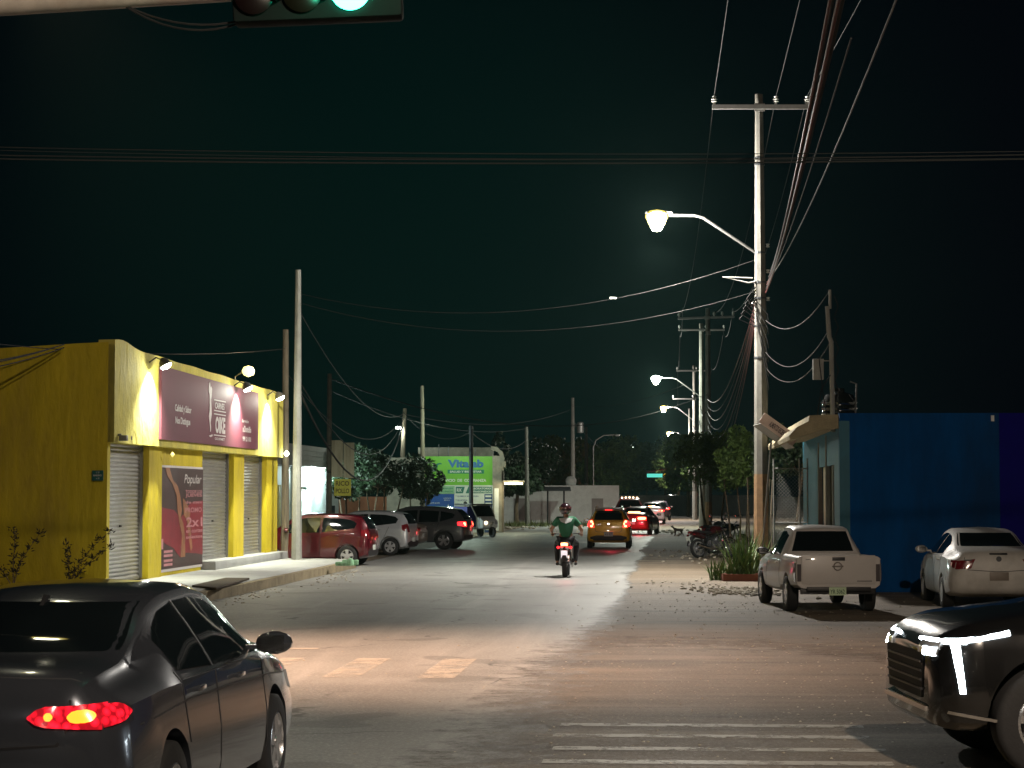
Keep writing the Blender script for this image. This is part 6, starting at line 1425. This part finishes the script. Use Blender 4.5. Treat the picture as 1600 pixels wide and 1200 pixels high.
mb = MB(); mb.bb(-1.12, -1.08, -.6, .6, .42, 1.42); mb.build('back_curtain', mat('curtain_blue', (.01, .015, .22), .6), t)
for s in (-1, 1):
    mb = MB(); mb.lathe([(0.001, .02), (.08, .01), (.08, -.05), (0.001, -.06)], (.99, s * .28, .68), 'X', 14); mb.build('headlight', mat('head_dim', (.6, .6, .5), .3, emit=(1, .8, .5), es=5) if s < 0 else M['lamp_clear'], t, True)
    mb = MB(); mb.lathe([(.14, -.05), (.24, -.05), (.25, 0), (.24, .05), (.14, .05), (0.001, .03)], (-.75, s * .58, .25), 'Y', 20); mb.build('wheel', M['rubber'], t, True)
mb = MB(); mb.lathe([(.14, -.05), (.24, -.05), (.25, 0), (.24, .05), (.14, .05), (0.001, .03)], (1.1, 0, .25), 'Y', 20); mb.build('wheel', M['rubber'], t, True)
JS = dict(pelvis=(0, 0, .93), chest=(.0, 0, 1.28), neck=(.0, 0, 1.48), head=(.02, 0, 1.62), sh=(.0, .19, 1.41), el=(-.02, .25, 1.12), wr=(.06, .24, .88), hip=(0, .09, .90), knee=(.02, .11, .50), ank=(-.02, .11, .09), toe=(.12, .12, .04))
q = W(727, 800, 101); human(JS, 'standing person in dark clothes behind the mototaxi, only the head showing', (q.x, 101, 0), R(-60), dk, dk, M['black'], hair=M['black'], scale=.93, grip=False)
# ---------------------------------------------------------------- traffic ahead
yc = G(951, 857); yc = yc + Vector((math.sin(RA), math.cos(RA), 0)) * 1.65
wroof = mat('roof_white', (.6, .6, .55), .4, coat=.5)
def taxi(root, bvh, K):
    mb = MB(); patch(mb, bvh, 'T', [Vector((.45, -.55)), Vector((.45, .55))], [Vector((-1.50, -.52)), Vector((-1.50, .52))], .012, 10, 12, .05); mb.build('roof_panel', wroof, root, True)
    mb = MB(); mb.box((-1.56, 0, 1.50), (.22, 1.08, .045)); mb.build('spoiler', wroof, root, bevel=.012)
    mb = MB(); strip(mb, bvh, 'B', [Vector((-.12, 1.46)), Vector((.12, 1.46))], .03, .03); mb.build('high_brake_light', M['brake'], root, True)
    mb = MB(); 
    for s in (-1, 1): mb.path([(-1.3, s * .5, 1.52), (-1.2, s * .5, 1.60), (.2, s * .5, 1.60), (.3, s * .5, 1.53)], .018, 6)
    mb.build('roof_rail', wroof, root, True)
    mb = MB(); q, nn = proj(bvh, 'B', (0, .93), .01); mb.lathe([(.0, -.006), (.05, -.006), (.05, .006), (0, .006)], q, 'X', 14)
    mb.bb(q.x - .006, q.x + .03, .28, .42, .91, .93); mb.build('badge', M['chrome'], root)
yp = paintc('paint_taxi_yellow', (.85, .50, .012), .3, .1)
car('taxi_car', 'hatch', yc, HD, yp, 'yellow taxi hatchback with white roof and lit C-shaped tail lamps', lights='on', scale=.97, cat='car', extra=taxi, plate_text='A 81 KLT', wheelstyle='cap', plate=M['plate'], group='cars queueing up the street')
def hib(w_=.22):
    def f(root, bvh, K):
        mb = MB(); strip(mb, bvh, 'B', [Vector((-w_, 1.16)), Vector((w_, 1.16))], .05, .02); mb.build('high_brake_light', M['brake_hot'], root, True)
    return f
rs = G(996, 836) + Vector((math.sin(RA), math.cos(RA), 0)) * 2.1
KINDS['red_sedan'] = dict(KINDS['sedan']); KINDS['red_sedan'].update(hot=[(.30, .72, .79, .92)], tail=[('B', [(.26, .94), (.74, .92)], [(.28, .76), (.74, .75)])])
car('sedan_car', 'red_sedan', rs, HD + R(-7), paintc('paint_bright_red', (.32, .01, .015), .3), 'red sedan braking just ahead of the yellow taxi', lights='on', scale=.95, extra=hib(.3), group='cars queueing up the street')
KINDS['old_sedan2'] = KINDS['sedan']
def cablights(root, bvh, K):
    for k in range(5):
        mb = MB(); q, nn = proj(bvh, 'T', (-.45, (k - 2) * .20), .03); mb.lathe([(0.001, -.03), (.035, -.02), (.035, .03), (0.001, .04)], q, 'Z', 10); mb.build('cab_light', M['amber'], root, True)
def ahead(px, Y): return W(px, 790, Y)
def zero(v): return Vector((v.x, v.y, 0))
car('pickup_truck', 'pickup', zero(ahead(984, 121)), HD, paintc('paint_maroon', (.07, .01, .012), .3), 'dark pickup with five small amber lights along its cab roof', lights='on', cat='pickup truck', extra=cablights, group='cars queueing up the street', scale=1.1)
car('sedan_car', 'sedan', zero(ahead(1019, 140)), HD, paintc('paint_pearl', (.60, .55, .57), .3), 'white sedan right of the red sedan, washed pink by tail lamps', lights='on', extra=hib(), group='cars queueing up the street')
car('crossover_car', 'suv', zero(ahead(1031, 158)), HD, paintc('paint_dark2', (.05, .03, .05), .3), 'dark crossover right of the pink-lit white sedan', lights='on', group='cars queueing up the street', scale=.9)
def redlamps(root, bvh, K):
    mb = MB()
    for (y, z, r) in ((-.55, 1.15, .07), (-.2, 1.05, .07), (.2, 1.28, .11), (.5, .95, .06), (-.45, .70, .06), (.35, .62, .09)): mb.lathe([(0.001, -.03), (r * 1.7, -.02), (r * 1.7, .02), (0.001, .02)], (-2.52, y, z), 'X', 12)
    mb.build('marker_lights', M['brake_hot'], root, True)
    mb = MB(); mb.bb(-2.56, -2.45, -.85, .85, .40, .52); mb.build('rear_bumper', M['pole_white'], root, bevel=.01)
car('pickup_truck', 'pickup', zero(ahead(1051, 206)), HD, paintc('paint_red3', (.15, .02, .02), .3), 'farthest truck, covered in clustered red tail lamps, before the dark trees', lights='on', cat='pickup truck', extra=redlamps, group='cars queueing up the street', scale=1.2)
car('sedan_car', 'sedan', zero(ahead(1037, 232)), HD, paintc('paint_white4', (.5, .5, .5), .3), 'distant white car whose roof shows just left of the farthest truck', lights='on', group='cars queueing up the street', scale=1.15)
# soft red spill of the brake lamps and headlights of the queue
for (p_, e_, c_) in ((G(996, 836), 26, (1, .04, .08)), (G(953, 860), 8, (1, .05, .1)), (G(883, 905), 5, (1, .06, .14))):
    light('brake_glow', p_ + Vector((0, -.9, .45)), e_, c_, r=.15)
for (px, Y, e_) in ((984, 117, 40), (1019, 136, 45), (1031, 154, 50), (1051, 200, 160), (1037, 228, 120)):
    light('brake_glow', zero(ahead(px, Y)) + Vector((0, -1.6, .8)), e_ * 1.6, (1, .05, .05), r=.3)
for (px, Y) in ((951, 81), (996, 107), (984, 126), (1019, 145), (1051, 211)):
    q = zero(ahead(px, Y)); light('headlight_beam', q + Vector((0, 1.8, .65)), 520, (1, .93, .78), 'SPOT', .1, (R(80), 0, -RA), R(75), .6)
light('headlight_beam', bk + Vector((.1, 1.1, .9)), 160, (1, .97, .9), 'SPOT', .1, (R(76), 0, -RA), R(60), .6)
qd = G(1060, 838); t = thing('dog', qd, R(200), 'small thin dark dog crossing the roadside sand near the parked motorcycles', 'dog')
bpy.data.objects.remove(t)
nd = [(-.18, 0, .36, (.065, .075)), (.0, 0, .36, (.07, .08)), (.18, 0, .38, (.075, .09)), (.30, 0, .47, .045), (.38, 0, .54, .05), (.47, 0, .52, .028),
      (-.32, 0, .42, .014), (-.42, 0, .50, .008), (-.20, .06, .22, .032), (-.26, .06, .13, .018), (-.23, .06, .02, .018), (-.20, -.06, .22, .032), (-.28, -.06, .13, .018), (-.26, -.06, .02, .018),
      (.19, .06, .2, .024), (.18, .06, .1, .017), (.21, .06, .02, .018), (.19, -.06, .2, .024), (.22, -.06, .1, .017), (.26, -.06, .02, .018), (.37, .04, .60, .014), (.37, -.04, .60, .014)]
ed = [(0, 1), (1, 2), (2, 3), (3, 4), (4, 5), (0, 6), (6, 7), (0, 8), (8, 9), (9, 10), (0, 11), (11, 12), (12, 13), (2, 14), (14, 15), (15, 16), (2, 17), (17, 18), (18, 19), (4, 20), (4, 21)]
dg_ = skinned('dog', nd, ed, mat('dog_brown', (.06, .035, .025), .8)); dg_.location = qd; dg_.scale = (.85,) * 3; dg_.rotation_euler = (0, 0, R(150)); tag(dg_, 'small thin dark dog on the bright sand left of the far concrete poles', 'dog')
# ---------------------------------------------------------------- night air
mb = MB(); mb.bb(-60, 75, -12, 640, -1, 26)
hz = mb.build('haze', None); tag(hz, kind='stuff')
m = bpy.data.materials.new('night_air'); m.use_nodes = True; n = m.node_tree; n.nodes.remove(n.nodes['Principled BSDF'])
pv_ = n.nodes.new('ShaderNodeVolumePrincipled'); pv_.inputs['Density'].default_value = HAZE; pv_.inputs['Color'].default_value = (.42, .74, .66, 1); pv_.inputs['Anisotropy'].default_value = .3
n.links.new(pv_.outputs[0], n.nodes['Material Output'].inputs['Volume']); hz.data.materials.append(m)
